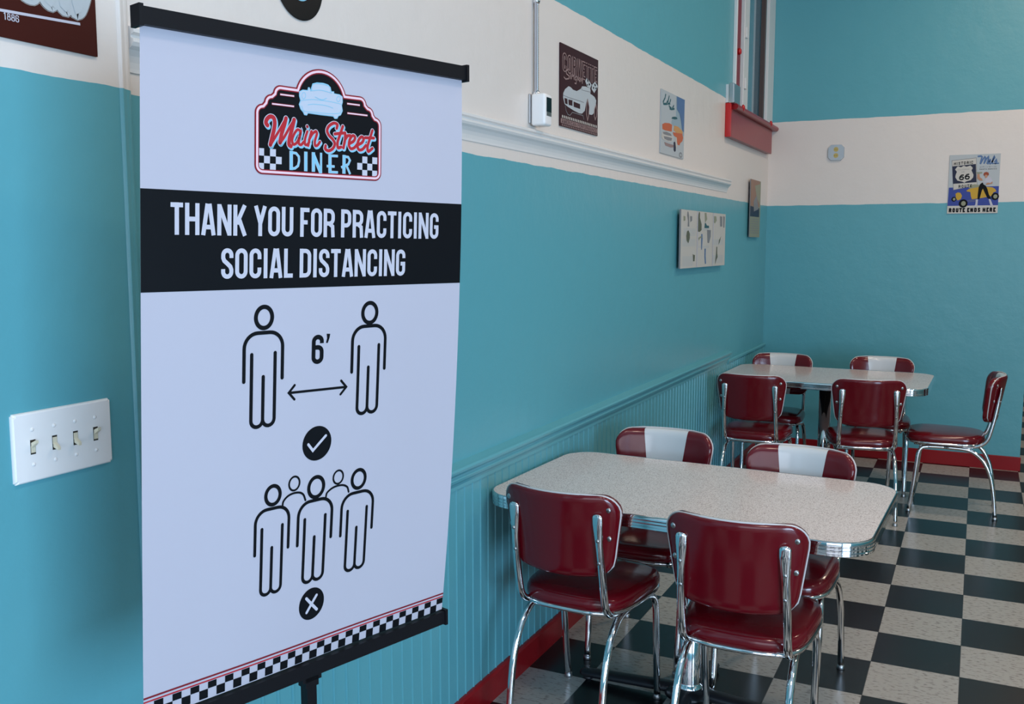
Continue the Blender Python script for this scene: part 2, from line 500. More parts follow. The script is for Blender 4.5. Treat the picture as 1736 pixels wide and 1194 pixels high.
# ---- traced outlines (sheet centimetres; unit squares of each sign)
LOGO = {
'MainDown': [[(19.64, 13.07), (19.36, 12.73), (19.54, 12.14), (20.12, 11.7), (20.74, 11.86), (20.93, 12.59), (20.8, 13.6), (20.48, 14.79), (20.18, 15.97)], [(22.95, 11.71), (22.66, 12.77), (22.17, 14.15), (21.89, 15.51)], [(24.44, 11.8), (24.09, 13.15), (23.62, 14.71), (23.53, 15.72), (23.87, 15.95)]] ,
'MainUp': [[(20.18, 16.05), (20.81, 15.09), (21.87, 13.51), (22.95, 11.74)], [(21.93, 15.59), (22.67, 14.61), (23.65, 13.02), (24.44, 11.85)], [(25.71, 13.49), (25.1, 13.27), (24.5, 13.96), (24.1, 14.92), (24.3, 15.63), (24.91, 15.37), (25.47, 14.39), (25.71, 13.49), (25.41, 14.65), (25.35, 15.42), (25.78, 15.59), (26.24, 15.1)], [(26.93, 13.42), (26.53, 14.56), (26.49, 15.42), (26.9, 15.51), (27.31, 15.02)], [(27.71, 13.32), (27.35, 14.5), (27.11, 15.63)], [(27.27, 14.68), (27.92, 13.68), (28.55, 13.25), (28.76, 13.61), (28.39, 14.76), (28.43, 15.49), (28.87, 15.45), (29.35, 14.86)], [(26.89, 12.6), (26.93, 12.67)]] ,
'Street': [[(32.63, 12.42), (32.75, 11.8), (32.04, 11.63), (31.12, 12.17), (30.74, 12.93), (31.08, 13.65), (31.86, 14.27), (32.27, 14.94), (31.91, 15.72), (31.1, 16.15), (30.42, 15.92), (30.46, 15.39)], [(33.85, 12.0), (33.29, 13.42), (32.81, 14.69), (32.91, 15.53), (33.52, 15.38)], [(32.26, 13.36), (34.34, 13.02)], [(34.34, 13.16), (34.34, 14.05), (34.0, 15.49)], [(34.3, 14.14), (34.82, 13.44), (35.36, 13.36)], [(35.27, 14.69), (36.07, 14.23), (36.38, 13.62), (35.93, 13.32), (35.36, 13.88), (35.1, 14.88), (35.46, 15.49), (36.17, 15.33), (36.84, 14.66)], [(37.02, 14.77), (37.83, 14.32), (38.15, 13.7), (37.69, 13.39), (37.11, 13.96), (36.84, 14.96), (37.21, 15.58), (37.93, 15.43), (38.61, 14.75)], [(39.98, 12.16), (39.41, 13.65), (38.96, 14.96), (39.13, 15.71), (40.0, 15.15)], [(38.49, 13.47), (40.31, 13.4)]] ,
'Diner': [[(23.97, 16.67), (24.0, 19.65)], [(23.97, 16.91), (24.88, 16.98), (25.39, 17.46), (25.45, 18.14), (25.26, 18.92), (24.69, 19.34), (23.99, 19.45)], [(26.71, 16.6), (26.73, 19.69)], [(28.15, 16.59), (28.18, 19.7)], [(28.07, 16.77), (29.6, 19.8)], [(29.62, 16.58), (29.65, 19.88)], [(31.36, 16.76), (31.39, 19.74)], [(31.11, 16.95), (32.94, 16.9)], [(30.74, 18.65), (32.3, 18.63)], [(31.13, 19.58), (32.96, 19.55)], [(34.18, 16.63), (34.17, 19.7)], [(33.92, 16.86), (35.03, 16.93), (35.39, 17.44), (35.04, 18.12), (33.61, 18.7)], [(34.71, 18.37), (35.45, 19.71)]] ,
'car': [[(27.69, 6.33), (27.9, 5.76), (28.73, 5.48), (29.99, 5.41), (30.95, 5.56), (31.44, 5.93), (31.62, 6.57), (32.13, 6.52), (32.13, 6.83), (33.22, 6.88), (33.83, 7.17), (33.88, 8.08), (33.7, 8.63), (33.88, 9.49), (33.49, 10.23), (33.01, 10.45), (32.79, 10.86), (32.25, 10.93), (31.93, 10.59), (29.58, 10.6), (27.08, 10.55), (26.88, 10.9), (26.37, 10.88), (26.1, 10.43), (25.65, 10.05), (25.34, 9.31), (25.6, 8.69), (25.38, 7.96), (25.38, 7.28), (26.05, 6.93), (26.97, 6.9), (27.07, 6.44), (27.38, 6.41), (27.53, 6.78)]] ,
'carline': [[(27.69, 6.93), (27.9, 5.97), (28.73, 5.66), (30.74, 5.72), (31.32, 6.05), (31.44, 6.77)], [(27.53, 6.95), (29.57, 6.63), (31.7, 6.88)], [(28.32, 7.81), (29.68, 8.14), (30.63, 7.76)], [(25.64, 8.69), (27.9, 8.28), (31.06, 8.24), (33.7, 8.45)], [(26.98, 9.23), (27.9, 9.02), (30.42, 8.96), (31.92, 9.25)], [(26.05, 7.37), (25.85, 7.91), (26.15, 8.38), (26.56, 8.0), (26.46, 7.41), (26.05, 7.37)], [(32.89, 7.22), (32.57, 7.69), (32.89, 8.1), (33.33, 7.7), (33.26, 7.27), (32.89, 7.22)], [(25.85, 9.43), (26.26, 10.24), (27.91, 10.25), (31.07, 10.2), (33.23, 9.91), (33.55, 9.35)]] ,
}
CORV = {
  'body': [[(0.072, 0.648),(0.076, 0.595),(0.119, 0.54),(0.207, 0.487),(0.263, 0.49),(0.321, 0.51),(0.414, 0.51),(0.519, 0.464),(0.555, 0.424),(0.651, 0.409),(0.775, 0.408),(0.788, 0.439),(0.781, 0.48),(0.827, 0.484),(0.903, 0.499),(0.95, 0.537),(0.93, 0.632),(0.88, 0.719),(0.83, 0.744),(0.755, 0.749),(0.741, 0.616),(0.703, 0.555),(0.667, 0.628),(0.632, 0.722),(0.56, 0.769),(0.488, 0.777),(0.348, 0.765),(0.189, 0.741),(0.111, 0.721)]],
  'grille': [[(0.103, 0.649),(0.122, 0.714),(0.184, 0.715),(0.176, 0.647)], [(0.201, 0.651),(0.211, 0.716),(0.306, 0.712),(0.305, 0.644)], [(0.332, 0.654),(0.338, 0.718),(0.506, 0.719),(0.505, 0.659)]],
  'wheelA': [[(0.708, 0.565),(0.679, 0.648),(0.676, 0.76),(0.707, 0.834),(0.735, 0.774),(0.749, 0.66)]],
  'wheelB': [[(0.943, 0.596),(0.9, 0.659),(0.894, 0.751),(0.922, 0.793),(0.958, 0.742),(0.97, 0.66)]],
  'wline': [[(0.122, 0.735),(0.145, 0.795),(0.19, 0.837),(0.246, 0.839),(0.302, 0.793),(0.584, 0.79),(0.609, 0.837)], [(0.076, 0.621),(0.209, 0.626),(0.51, 0.62),(0.606, 0.621)], [(0.555, 0.43),(0.543, 0.471),(0.776, 0.458)]],
  'flag': [[(0.674, 0.297),(0.736, 0.313),(0.812, 0.356),(0.775, 0.408),(0.688, 0.401),(0.638, 0.343)], [(0.913, 0.297),(0.991, 0.346),(0.953, 0.387),(0.89, 0.45),(0.813, 0.412),(0.825, 0.353)]],
  'flagchk': [[(0.694, 0.31),(0.724, 0.318),(0.719, 0.341),(0.69, 0.333)], [(0.737, 0.347),(0.769, 0.354),(0.765, 0.378),(0.732, 0.37)], [(0.688, 0.367),(0.712, 0.374),(0.708, 0.393),(0.683, 0.385)], [(0.901, 0.322),(0.932, 0.34),(0.917, 0.36),(0.886, 0.345)], [(0.932, 0.368),(0.963, 0.368),(0.943, 0.392),(0.917, 0.388)], [(0.863, 0.369),(0.889, 0.382),(0.876, 0.403),(0.848, 0.392)]],
  'script': [[(0.203, 0.279),(0.137, 0.313),(0.149, 0.348),(0.216, 0.362),(0.205, 0.396),(0.128, 0.416),(0.083, 0.398)], [(0.227, 0.312),(0.25, 0.35),(0.239, 0.395)], [(0.283, 0.322),(0.273, 0.389)], [(0.295, 0.352),(0.33, 0.329),(0.342, 0.387)], [(0.411, 0.325),(0.365, 0.35),(0.377, 0.38),(0.411, 0.363),(0.415, 0.329),(0.394, 0.421),(0.354, 0.422)], [(0.434, 0.326),(0.44, 0.379)], [(0.486, 0.327),(0.458, 0.354),(0.487, 0.376),(0.505, 0.329),(0.511, 0.377)], [(0.529, 0.324),(0.539, 0.361),(0.572, 0.321),(0.554, 0.391)]],
}
BEL = {
  'blue': [[(0.649, 0.006),(1.0, 0.0),(0.991, 0.549),(0.908, 0.524),(0.85, 0.383),(0.779, 0.269),(0.66, 0.214)]],
  'script': [[(0.179, 0.053),(0.151, 0.119),(0.08, 0.192),(0.095, 0.221),(0.211, 0.2),(0.254, 0.146)], [(0.095, 0.226),(0.241, 0.201)], [(0.32, 0.053),(0.283, 0.132),(0.27, 0.192),(0.329, 0.178)], [(0.386, 0.096),(0.344, 0.166),(0.359, 0.19)], [(0.315, 0.207),(0.346, 0.229),(0.421, 0.235)], [(0.525, 0.172),(0.466, 0.223),(0.482, 0.237),(0.549, 0.223)], [(0.347, 0.256),(0.422, 0.254),(0.543, 0.229)]],
  'teal': [[(0.427, 0.402),(0.472, 0.369),(0.579, 0.348),(0.657, 0.346),(0.69, 0.369),(0.581, 0.394)]],
  'glass': [[(0.43, 0.479),(0.458, 0.409),(0.675, 0.388),(0.757, 0.439),(0.745, 0.508),(0.524, 0.512)]],
  'hood': [[(0.055, 0.547),(0.158, 0.512),(0.339, 0.49),(0.462, 0.498),(0.45, 0.611),(0.161, 0.628),(0.071, 0.622)]],
  'fend': [[(0.555, 0.497),(0.712, 0.49),(0.908, 0.535),(0.944, 0.577),(0.655, 0.604),(0.527, 0.579)]],
  'side': [[(0.497, 0.611),(0.718, 0.597),(0.911, 0.581),(0.955, 0.646),(0.92, 0.708),(0.824, 0.754),(0.8, 0.792),(0.712, 0.789),(0.642, 0.68),(0.53, 0.658)]],
  'grille': [[(0.027, 0.737),(0.071, 0.671),(0.221, 0.64),(0.405, 0.644),(0.5, 0.685),(0.487, 0.755),(0.379, 0.789),(0.194, 0.786),(0.073, 0.777)]],
  'gdark': [[(0.086, 0.664),(0.221, 0.643),(0.405, 0.65),(0.453, 0.684),(0.253, 0.695),(0.102, 0.695)], [(0.117, 0.727),(0.253, 0.718),(0.464, 0.712),(0.44, 0.76),(0.286, 0.774),(0.148, 0.763)]],
  'bump': [[(0.149, 0.814),(0.318, 0.819),(0.569, 0.816),(0.586, 0.849),(0.413, 0.872),(0.196, 0.866)]],
  'wheel': [[(0.535, 0.773),(0.582, 0.756),(0.631, 0.774),(0.637, 0.903),(0.59, 0.925),(0.547, 0.9)]],
  'chrome': [[(0.61, 0.672),(0.665, 0.678),(0.691, 0.815),(0.642, 0.867),(0.615, 0.776)]],
  'emblem': [[(0.874, 0.927),(0.874, 0.927)]],
}
MEL = {
  'blue': [[(0.014, 0.554),(0.999, 0.546),(1.001, 0.872),(0.002, 0.883)]],
  'sky': [[(0.0, 0.0),(0.226, 0.0),(0.003, 0.221)]],
  'plate': [[(0.048, 0.094),(0.527, 0.061),(0.571, 0.52),(0.106, 0.596)]],
  'shieldbg': [[(0.059, 0.193),(0.525, 0.163),(0.557, 0.472),(0.091, 0.491)]],
  'shield': [[(0.141, 0.221),(0.173, 0.193),(0.234, 0.212),(0.287, 0.187),(0.343, 0.206),(0.418, 0.187),(0.452, 0.213),(0.469, 0.232),(0.445, 0.269),(0.489, 0.344),(0.485, 0.39),(0.438, 0.436),(0.352, 0.455),(0.32, 0.476),(0.276, 0.457),(0.177, 0.437),(0.131, 0.381),(0.135, 0.343),(0.158, 0.287),(0.12, 0.249)]],
  'sixA': [[(0.299, 0.345),(0.25, 0.348),(0.218, 0.381),(0.219, 0.409),(0.247, 0.423),(0.285, 0.418),(0.295, 0.39),(0.267, 0.373),(0.229, 0.385)]],
  'sixB': [[(0.407, 0.334),(0.359, 0.339),(0.329, 0.371),(0.331, 0.401),(0.362, 0.415),(0.399, 0.409),(0.409, 0.381),(0.379, 0.364),(0.34, 0.376)]],
  'mels': [[(0.553, 0.038),(0.618, 0.033),(0.64, 0.048),(0.621, 0.112),(0.612, 0.168)], [(0.612, 0.168),(0.662, 0.085),(0.693, 0.048),(0.71, 0.067),(0.682, 0.164)], [(0.682, 0.164),(0.727, 0.085),(0.763, 0.049),(0.769, 0.076),(0.745, 0.155),(0.773, 0.169)], [(0.771, 0.132),(0.808, 0.123),(0.802, 0.1),(0.776, 0.109),(0.772, 0.146),(0.805, 0.167),(0.836, 0.146)], [(0.836, 0.146),(0.886, 0.068),(0.875, 0.049),(0.855, 0.086),(0.841, 0.155),(0.863, 0.169)], [(0.884, 0.146),(0.919, 0.105),(0.931, 0.142),(0.911, 0.165),(0.884, 0.167),(0.974, 0.162)]],
  'car': [[(0.364, 0.613),(0.412, 0.585),(0.465, 0.576),(0.594, 0.557),(0.787, 0.556),(0.873, 0.565),(0.927, 0.592),(0.955, 0.633),(0.897, 0.652),(0.867, 0.712),(0.687, 0.741),(0.483, 0.761),(0.459, 0.706),(0.446, 0.636),(0.381, 0.627)]],
  'cartop': [[(0.4, 0.557),(0.442, 0.52),(0.528, 0.506),(0.614, 0.52),(0.616, 0.561),(0.444, 0.581)]],
  'nose': [[(0.152, 0.661),(0.195, 0.638),(0.25, 0.647),(0.285, 0.698),(0.265, 0.754),(0.201, 0.778),(0.166, 0.736)]],
  'rail': [[(0.397, 0.781),(0.559, 0.77),(0.56, 0.79),(0.42, 0.804)]],
  'leg1': [[(0.677, 0.478),(0.63, 0.506),(0.605, 0.557),(0.594, 0.686),(0.593, 0.76),(0.634, 0.76),(0.672, 0.612),(0.712, 0.547)]],
  'leg2': [[(0.678, 0.501),(0.744, 0.538),(0.778, 0.593),(0.813, 0.685),(0.864, 0.758),(0.816, 0.763),(0.783, 0.74),(0.715, 0.63),(0.681, 0.566)]],
  'boot1': [[(0.564, 0.765),(0.604, 0.765),(0.598, 0.881),(0.553, 0.9),(0.52, 0.886),(0.557, 0.853)]],
  'boot2': [[(0.811, 0.759),(0.848, 0.763),(0.905, 0.873),(0.874, 0.887),(0.846, 0.855)]],
  'top': [[(0.728, 0.409),(0.781, 0.381),(0.835, 0.399),(0.869, 0.464),(0.827, 0.491),(0.763, 0.482),(0.715, 0.492),(0.677, 0.482),(0.719, 0.45)]],
  'arm': [[(0.763, 0.492),(0.869, 0.464),(0.87, 0.501),(0.786, 0.519),(0.732, 0.519)], [(0.676, 0.45),(0.612, 0.446),(0.567, 0.409),(0.564, 0.334),(0.607, 0.334),(0.62, 0.39),(0.664, 0.418)]],
  'tray': [[(0.531, 0.316),(0.563, 0.302),(0.66, 0.302),(0.661, 0.325),(0.596, 0.33)]],
  'face': [[(0.713, 0.353),(0.747, 0.344),(0.769, 0.362),(0.76, 0.399),(0.734, 0.409),(0.715, 0.39)]],
  'hair': [[(0.685, 0.353),(0.693, 0.316),(0.74, 0.302),(0.783, 0.316),(0.792, 0.349),(0.77, 0.372),(0.758, 0.353),(0.721, 0.348),(0.711, 0.372)]],
}
NEWS = {
  'a': [[(0.121, 0.025),(0.138, 0.028),(0.153, 0.091),(0.158, 0.189),(0.164, 0.282),(0.129, 0.283),(0.134, 0.19),(0.115, 0.093)], [(0.933, 0.043),(0.978, 0.051),(0.974, 0.263),(0.944, 0.263)]],
  'b': [[(0.363, 0.007),(0.382, 0.026),(0.384, 0.118),(0.423, 0.228),(0.424, 0.331),(0.386, 0.367),(0.342, 0.363),(0.325, 0.282),(0.34, 0.181),(0.348, 0.059)], [(0.118, 0.367),(0.147, 0.347),(0.178, 0.405),(0.178, 0.485),(0.15, 0.573),(0.114, 0.524),(0.105, 0.445)]],
  'c': [[(0.494, 0.205),(0.514, 0.199),(0.541, 0.244),(0.588, 0.245),(0.593, 0.29),(0.486, 0.293)]],
  'd': [[(0.549, 0.323),(0.637, 0.326),(0.638, 0.442),(0.599, 0.569),(0.565, 0.558),(0.557, 0.443)], [(0.174, 0.1),(0.216, 0.102),(0.217, 0.176),(0.181, 0.208)], [(0.852, 0.048),(0.911, 0.055),(0.914, 0.242),(0.862, 0.25)]],
  'e': [[(0.419, 0.403),(0.445, 0.402),(0.452, 0.485),(0.441, 0.691),(0.426, 0.68),(0.42, 0.536)], [(0.5, 0.667),(0.53, 0.668),(0.528, 0.798),(0.543, 0.946),(0.517, 0.949),(0.502, 0.828)]],
  'f': [[(0.247, 0.755),(0.266, 0.776),(0.293, 0.777),(0.286, 0.888),(0.255, 0.886)], [(0.781, 0.637),(0.802, 0.637),(0.804, 0.757),(0.819, 0.834),(0.791, 0.876),(0.757, 0.972),(0.763, 0.864),(0.775, 0.767)], [(0.894, 0.43),(0.844, 0.507),(0.831, 0.594),(0.859, 0.551)]],
  'g': [[(0.681, 0.059),(0.759, 0.059),(0.774, 0.139),(0.732, 0.195),(0.697, 0.175)], [(0.046, 0.107),(0.081, 0.115),(0.081, 0.183),(0.047, 0.194)], [(0.356, 0.474),(0.4, 0.444),(0.452, 0.459),(0.388, 0.485),(0.369, 0.525)], [(0.486, 0.019),(0.525, 0.016),(0.546, 0.129),(0.501, 0.194)]],
}
# ------------------------------------------------------------------ setting
YF, YB, XR, ZC, YH = -6.9, 3.696, 5.5, 4.1, 11.0      # front wall, back wall, right wall, ceiling, hall end
bm = bmesh.new(); box(bm, -.2, XR + .2, YF - .2, YH + .2, -.12, 0)
struct('floor', bm, M['floor'])
bm = bmesh.new(); box(bm, -.2, XR + .2, YF - .2, YH + .2, ZC, ZC + .12)
struct('ceiling', bm, M['ceiling'])

WY0, WY1, WZ0, WZ1 = 2.59, 3.475, 2.45, 3.85           # high window in the left wall
bm = bmesh.new()
box(bm, -.15, 0, -2.382, WY0, 0, ZC)
box(bm, -.15, 0, WY1, YB, 0, ZC)
box(bm, -.15, 0, WY0, WY1, 0, WZ0)
box(bm, -.15, 0, WY0, WY1, WZ1, ZC)
box(bm, -.15, 0, YB, YH, 0, ZC)
struct('wall_left', bm, M['wall'])

# the nearer stretch of the left wall stands 3 cm proud and ends in a rounded corner bead
bm = bmesh.new()
R = .022
prof = [(-.15, YF), (.034, YF), (.034, -2.421)]
prof += [(.034 + .0055 * sin(t * pi / 5), -2.421 + .0020 * t) for t in range(1, 5)]      # slight bead
prof += [(.034 - R + R * cos(a * pi / 16), -2.404 + R * sin(a * pi / 16)) for a in range(0, 9)]
prof += [(-.15, -2.404 + R)]
A = [bm.verts.new((x, y, 0)) for x, y in prof]; B = [bm.verts.new((x, y, ZC)) for x, y in prof]
for k in range(len(prof)):
    k2 = (k + 1) % len(prof); bm.faces.new((A[k], A[k2], B[k2], B[k]))
bm.faces.new(A[::-1]); bm.faces.new(B)
bmesh.ops.recalc_face_normals(bm, faces=bm.faces)
struct('wall_near_left', bm, M['wall'])

bm = bmesh.new(); box(bm, 0, 1.784, YB, YB + .14, 0, ZC)
struct('wall_back', bm, M['wall'])
bm = bmesh.new(); box(bm, -.15, XR, YH, YH + .14, 0, ZC)
struct('wall_hall', bm, M['wall'])
SW = (-6.5, -3.9, .30, 2.45)
bm = bmesh.new()
box(bm, XR, XR + .15, YF, SW[0], 0, ZC); box(bm, XR, XR + .15, SW[1], YH, 0, ZC)
box(bm, XR, XR + .15, SW[0], SW[1], 0, SW[2]); box(bm, XR, XR + .15, SW[0], SW[1], SW[3], ZC)
struct('wall_right', bm, M['wall'])
FW = (.5, 4.8, .40, 2.75)
bm = bmesh.new()
box(bm, -.15, FW[0], YF - .15, YF, 0, ZC); box(bm, FW[1], XR, YF - .15, YF, 0, ZC)
box(bm, FW[0], FW[1], YF - .15, YF, 0, FW[2]); box(bm, FW[0], FW[1], YF - .15, YF, FW[3], ZC)
struct('wall_front', bm, M['wall'])

# beadboard wainscot on the left wall
bm = bmesh.new()
y = -2.38; pitch = .0545
prof = [(0, y)]
while y < YB - .06:
    prof += [(.010, y), (.010, y + pitch - .013), (.0055, y + pitch - .0115), (.0125, y + pitch - .008),
             (.0125, y + pitch - .004), (.0055, y + pitch - .0012)]
    y += pitch
prof += [(.010, y), (.010, YB), (0, YB)]
A = [bm.verts.new((px, py, .0)) for px, py in prof]; B = [bm.verts.new((px, py, .81)) for px, py in prof]
for k in range(len(prof) - 1):
    bm.faces.new((A[k], A[k + 1], B[k + 1], B[k]))
for k in range(0, len(prof) - 1):      # top closing strips back to the wall
    a, b_ = B[k], B[k + 1]
    if a.co.x > 0 and b_.co.x > 0:
        c1 = bm.verts.new((0, b_.co.y, .81)); c0 = bm.verts.new((0, a.co.y, .81)); bm.faces.new((a, b_, c1, c0))
bmesh.ops.recalc_face_normals(bm, faces=bm.faces)
struct('trim_1', bm, M['teal'])

# moulded chair rail, ends short of the corner
bm = bmesh.new()
pr_ = [(.0, .800), (.014, .800), (.014, .812), (.017, .820), (.023, .827), (.026, .836), (.022, .842), (.022, .848),
       (.030, .853), (.036, .860), (.038, .868), (.034, .874), (.022, .877), (.0, .884)]
extrude_y(bm, pr_, -2.38, 2.50)
struct('trim_2', bm, M['teal'])
bm = bmesh.new()
extrude_y(bm, [(.0, .790), (.013, .790), (.020, .800), (.020, .811), (.013, .818), (0, .818)], 2.50, YB)
struct('trim_3', bm, M['teal'])
# white picture rail
bm = bmesh.new()
extrude_y(bm, [(.0, 1.896), (.003, 1.896), (.004, 1.903), (.007, 1.914), (.012, 1.925), (.019, 1.935), (.026, 1.941), (.030, 1.948),
               (.030, 1.953), (.024, 1.956), (.024, 1.961), (.032, 1.965), (.032, 1.972), (.026, 1.976), (.0, 1.979)], -2.38, 2.40)
struct('trim_4', bm, M['white_trim'])

# red baseboards
bm = bmesh.new(); extrude_y(bm, [(0.0, 0), (.024, 0), (.024, .088), (.019, .098), (.0, .100)], -2.38, YB)
struct('baseboard_left', bm, M['red_paint'])
bm = bmesh.new(); box(bm, .024, 1.79, YB - .016, YB, 0, .099, bev=.003)
struct('baseboard_back', bm, M['red_paint'])
bm = bmesh.new(); extrude_y(bm, [(.034, 0), (.052, 0), (.052, .088), (.047, .098), (.034, .100)], YF, -2.40)
struct('baseboard_near_left', bm, M['red_paint'])

# ---- high window: casing, sashes, pane, red sill and apron
w = bpy.data.objects.new('window_1', None); link(w); w['kind'] = 'structure'; w.location = (0, 3.03, 2.44)
def wpart(name, bm, mats, smooth=False):
    o = obj(name, bm, mats, None, smooth); o.parent = w
    o.matrix_parent_inverse = Matrix.Translation(-Vector(w.location)); return o
bm = bmesh.new()
box(bm, 0, .022, 2.50, 2.59, 2.565, WZ1 + .09, 0)
wpart('casing', bm, M['red_paint'])
bm = bmesh.new()
box(bm, 0, .0225, 2.480, 2.4995, 2.565, WZ1 + .09, 0, bev=.003)
wpart('casing_edge', bm, M['white_trim'])
bm = bmesh.new()
box(bm, 0, .022, 3.48, YB - .002, 2.452, WZ1 + .09, 0, bev=.002)
wpart('casing', bm, M['white_trim'])
bm = bmesh.new()
box(bm, -.10, .008, 2.59, 2.66, WZ0, WZ1); box(bm, -.10, .008, 2.59, 3.475, WZ1 - .05, WZ1)
box(bm, -.10, .0, 2.59, 3.475, WZ0, WZ0 + .012)
wpart('frame', bm, M['pale_trim'])
bm = bmesh.new()
box(bm, -.09, -.03, 2.66, 2.80, WZ0 + .01, WZ1 - .05)
wpart('gap_shade', bm, M['brown_shade'])  # dark filler painting the shade in the gap between frame and sash
bm = bmesh.new()
box(bm, -.055, -.004, 2.815, 2.955, WZ0 + .01, WZ1 - .05, bev=.004)
for zz in (2.60, 2.93, 3.30): box(bm, -.004, .008, 2.83, 2.87, zz, zz + .07, bev=.003)
wpart('sash', bm, M['white_trim'])
bm = bmesh.new()
box(bm, -.030, .0, 3.44, 3.475, WZ0 + .01, WZ1 - .05)
wpart('jamb', bm, M['brown_shade'])  # its brown paints in the shade on the far jamb
gm = new_mat('window_glass', (.55, .66, .68, 1), .05, spec=.8)
gb = gm.node_tree.nodes['Principled BSDF']; gb.inputs['Transmission Weight'].default_value = .9; gb.inputs['IOR'].default_value = 1.5
M['glass'] = gm
bm = bmesh.new(); box(bm, -.040, -.034, 2.955, 3.475, WZ0 + .012, WZ1 - .05)
wpart('pane', bm, gm)
bm = bmesh.new()
box(bm, 0, .036, 2.335, 3.62, 2.235, 2.405, bev=.003)
wpart('apron', bm, M['red_paint'])
bm = bmesh.new()
nose = [(0, 2.405), (.052, 2.405)] + [(.052 + .018 * cos(a), 2.423 + .018 * sin(a)) for a in [radians(t) for t in range(-80, 91, 17)]] + [(0, 2.441)]
extrude_y(bm, nose, 2.36, YB - .004)
wpart('sill', bm, M['red_paint'], smooth=False)
bm = bmesh.new()
box(bm, .001, .036, 2.31, 2.334, 2.235, 2.44, bev=.002)
for yy, xx, zz in ((2.70, .026, 2.800),): 
    lathe(bm, [(.0, 0), (.020, 0), (.022, .006), (.015, .014), (.0, .016)], (.022, 2.55, 2.79), 14, axis='x')
for yy in (2.52, 3.42):
    lathe(bm, [(.0, 0), (.020, 0), (.022, .006), (.014, .014), (.0, .016)], (.060, yy, 2.432), 14, axis='x')
M['lit_red'] = new_mat('red_paint_lit', (.50, .010, .012, 1), .35)  # lit copy of the red paint: light on the apron's end face as colour
wpart('lit_end_cap', bm, M['lit_red'], smooth=True)

# added wall outside the pane, keeps the over-bright sky out of the glass
bm = bmesh.new(); box(bm, -2.4, -2.2, .5, 9.5, 0, 6)
ex = struct('wall_sky_block', bm, M['pale_trim'])

# shopfront window behind the camera and the side window
def framed(nm, horiz, fixed, a0, a1, z0, z1, cols):
    r = bpy.data.objects.new(nm, None); link(r); r['kind'] = 'structure'
    b1 = bmesh.new(); b2 = bmesh.new(); t = .05
    def bx(b, p0, p1, q0, q1, th0, th1):
        if horiz: box(b, p0, p1, fixed + th0, fixed + th1, q0, q1)
        else: box(b, fixed + th0, fixed + th1, p0, p1, q0, q1)
    bx(b1, a0, a1, z0, z0 + t, -.04, .04); bx(b1, a0, a1, z1 - t, z1, -.04, .04)
    for k in range(cols + 1):
        c = a0 + (a1 - a0 - t) * k / cols; bx(b1, c, c + t, z0 + t, z1 - t, -.04, .04)
    obj('window_frame', b1, M['steel'], r, False)
framed('window_2', True, YF - .08, FW[0], FW[1], FW[2], FW[3], 3)
framed('window_3', False, XR + .08, SW[0], SW[1], SW[2], SW[3], 2)

# ------------------------------------------------------------------ banner on its stand
TLb, TRb = Vector((.4061, -2.7266, 1.8856)), Vector((.5900, -2.1241, 1.8856))
BLb, BRb = Vector((.3859, -2.7778, .8597)), Vector((.5642, -2.1735, .8597))
NB = Vector((.956, -.292, 0)).normalized()
LB = (TLb - BLb).length
def bmap(x, y, h):
    """x, y in cm on the sheet (y from the top rail's centre)"""
    t = y / 100 / LB
    if x < 30: x = x + 1.7 * max(0, t) ** 2 * (1 - x / 30)
    s = (.013 + x / 100) / .63
    T = TLb + (TRb - TLb) * s; B_ = BLb + (BRb - BLb) * s
    a = (.006 + .012 * x / 60.4) * 4 * t * (1 - t)
    a += .0012 * sin(x / 6.5 + y / 21) * t
    return T + (B_ - T) * t + NB * (a + h)

stand = thing('banner_stand', 'black floor stand holding the white social distancing banner, left foreground', 'sign stand', (.475, -2.476, 0))
def spart(name, bm, mats, smooth=False, parent=None):
    o = obj(name, bm, mats, None, smooth); o.parent = parent or stand
    if parent is None: o.matrix_parent_inverse = Matrix.Translation(-Vector(stand.location))
    return o

def rail(A_, B_, hh, dd):
    bm = bmesh.new()
    d = (B_ - A_).normalized(); up = Vector((0, 0, 1)); n = NB
    def bxx(p, q, h, w_):
        vs = []
        for e in (p, q):
            for sx, sz in ((-1, -1), (1, -1), (1, 1), (-1, 1)):
                vs.append(bm.verts.new(e + n * sx * w_ / 2 + up * sz * h / 2))
        for k in range(4): bm.faces.new((vs[k], vs[(k + 1) % 4], vs[4 + (k + 1) % 4], vs[4 + k]))
        bm.faces.new(vs[3::-1]); bm.faces.new(vs[4:])
    bxx(A_ + d * .006, B_ - d * .006, hh, dd)
    bmesh.ops.recalc_face_normals(bm, faces=bm.faces)
    out = [bm]
    for p_, q_ in ((A_, A_ + d * .0065), (B_ - d * .0065, B_)):
        bm = bmesh.new(); bxx(p_, q_, hh * 1.22, dd * 1.2)
        bmesh.ops.recalc_face_normals(bm, faces=bm.faces); out.append(bm)
    return out
a_, b_, c_ = rail(TLb, TRb, .0245, .022)
r_ = spart('top_rail', a_, M['black_plastic'])
for q_ in (b_, c_): spart('end_cap', q_, M['black_plastic'], parent=r_)
a_, b_, c_ = rail(BLb, BRb, .0245, .022)
r_ = spart('bottom_rail', a_, M['black_plastic'])
for q_ in (b_, c_): spart('end_cap', q_, M['black_plastic'], parent=r_)
bmid = (BLb + BRb) / 2
bm = bmesh.new()
d_ = (BRb - BLb).normalized()
def obox(bm, c, hx, hy, z0, z1):
    vs = [bm.verts.new(Vector((c.x, c.y, z)) + d_ * sx * hx + NB * sy * hy) for z in (z0, z1) for sx, sy in ((-1, -1), (1, -1), (1, 1), (-1, 1))]
    for k in range(4): bm.faces.new((vs[k], vs[(k + 1) % 4], vs[4 + (k + 1) % 4], vs[4 + k]))
    bm.faces.new(vs[3::-1]); bm.faces.new(vs[4:])
    bmesh.ops.recalc_face_normals(bm, faces=bm.faces)
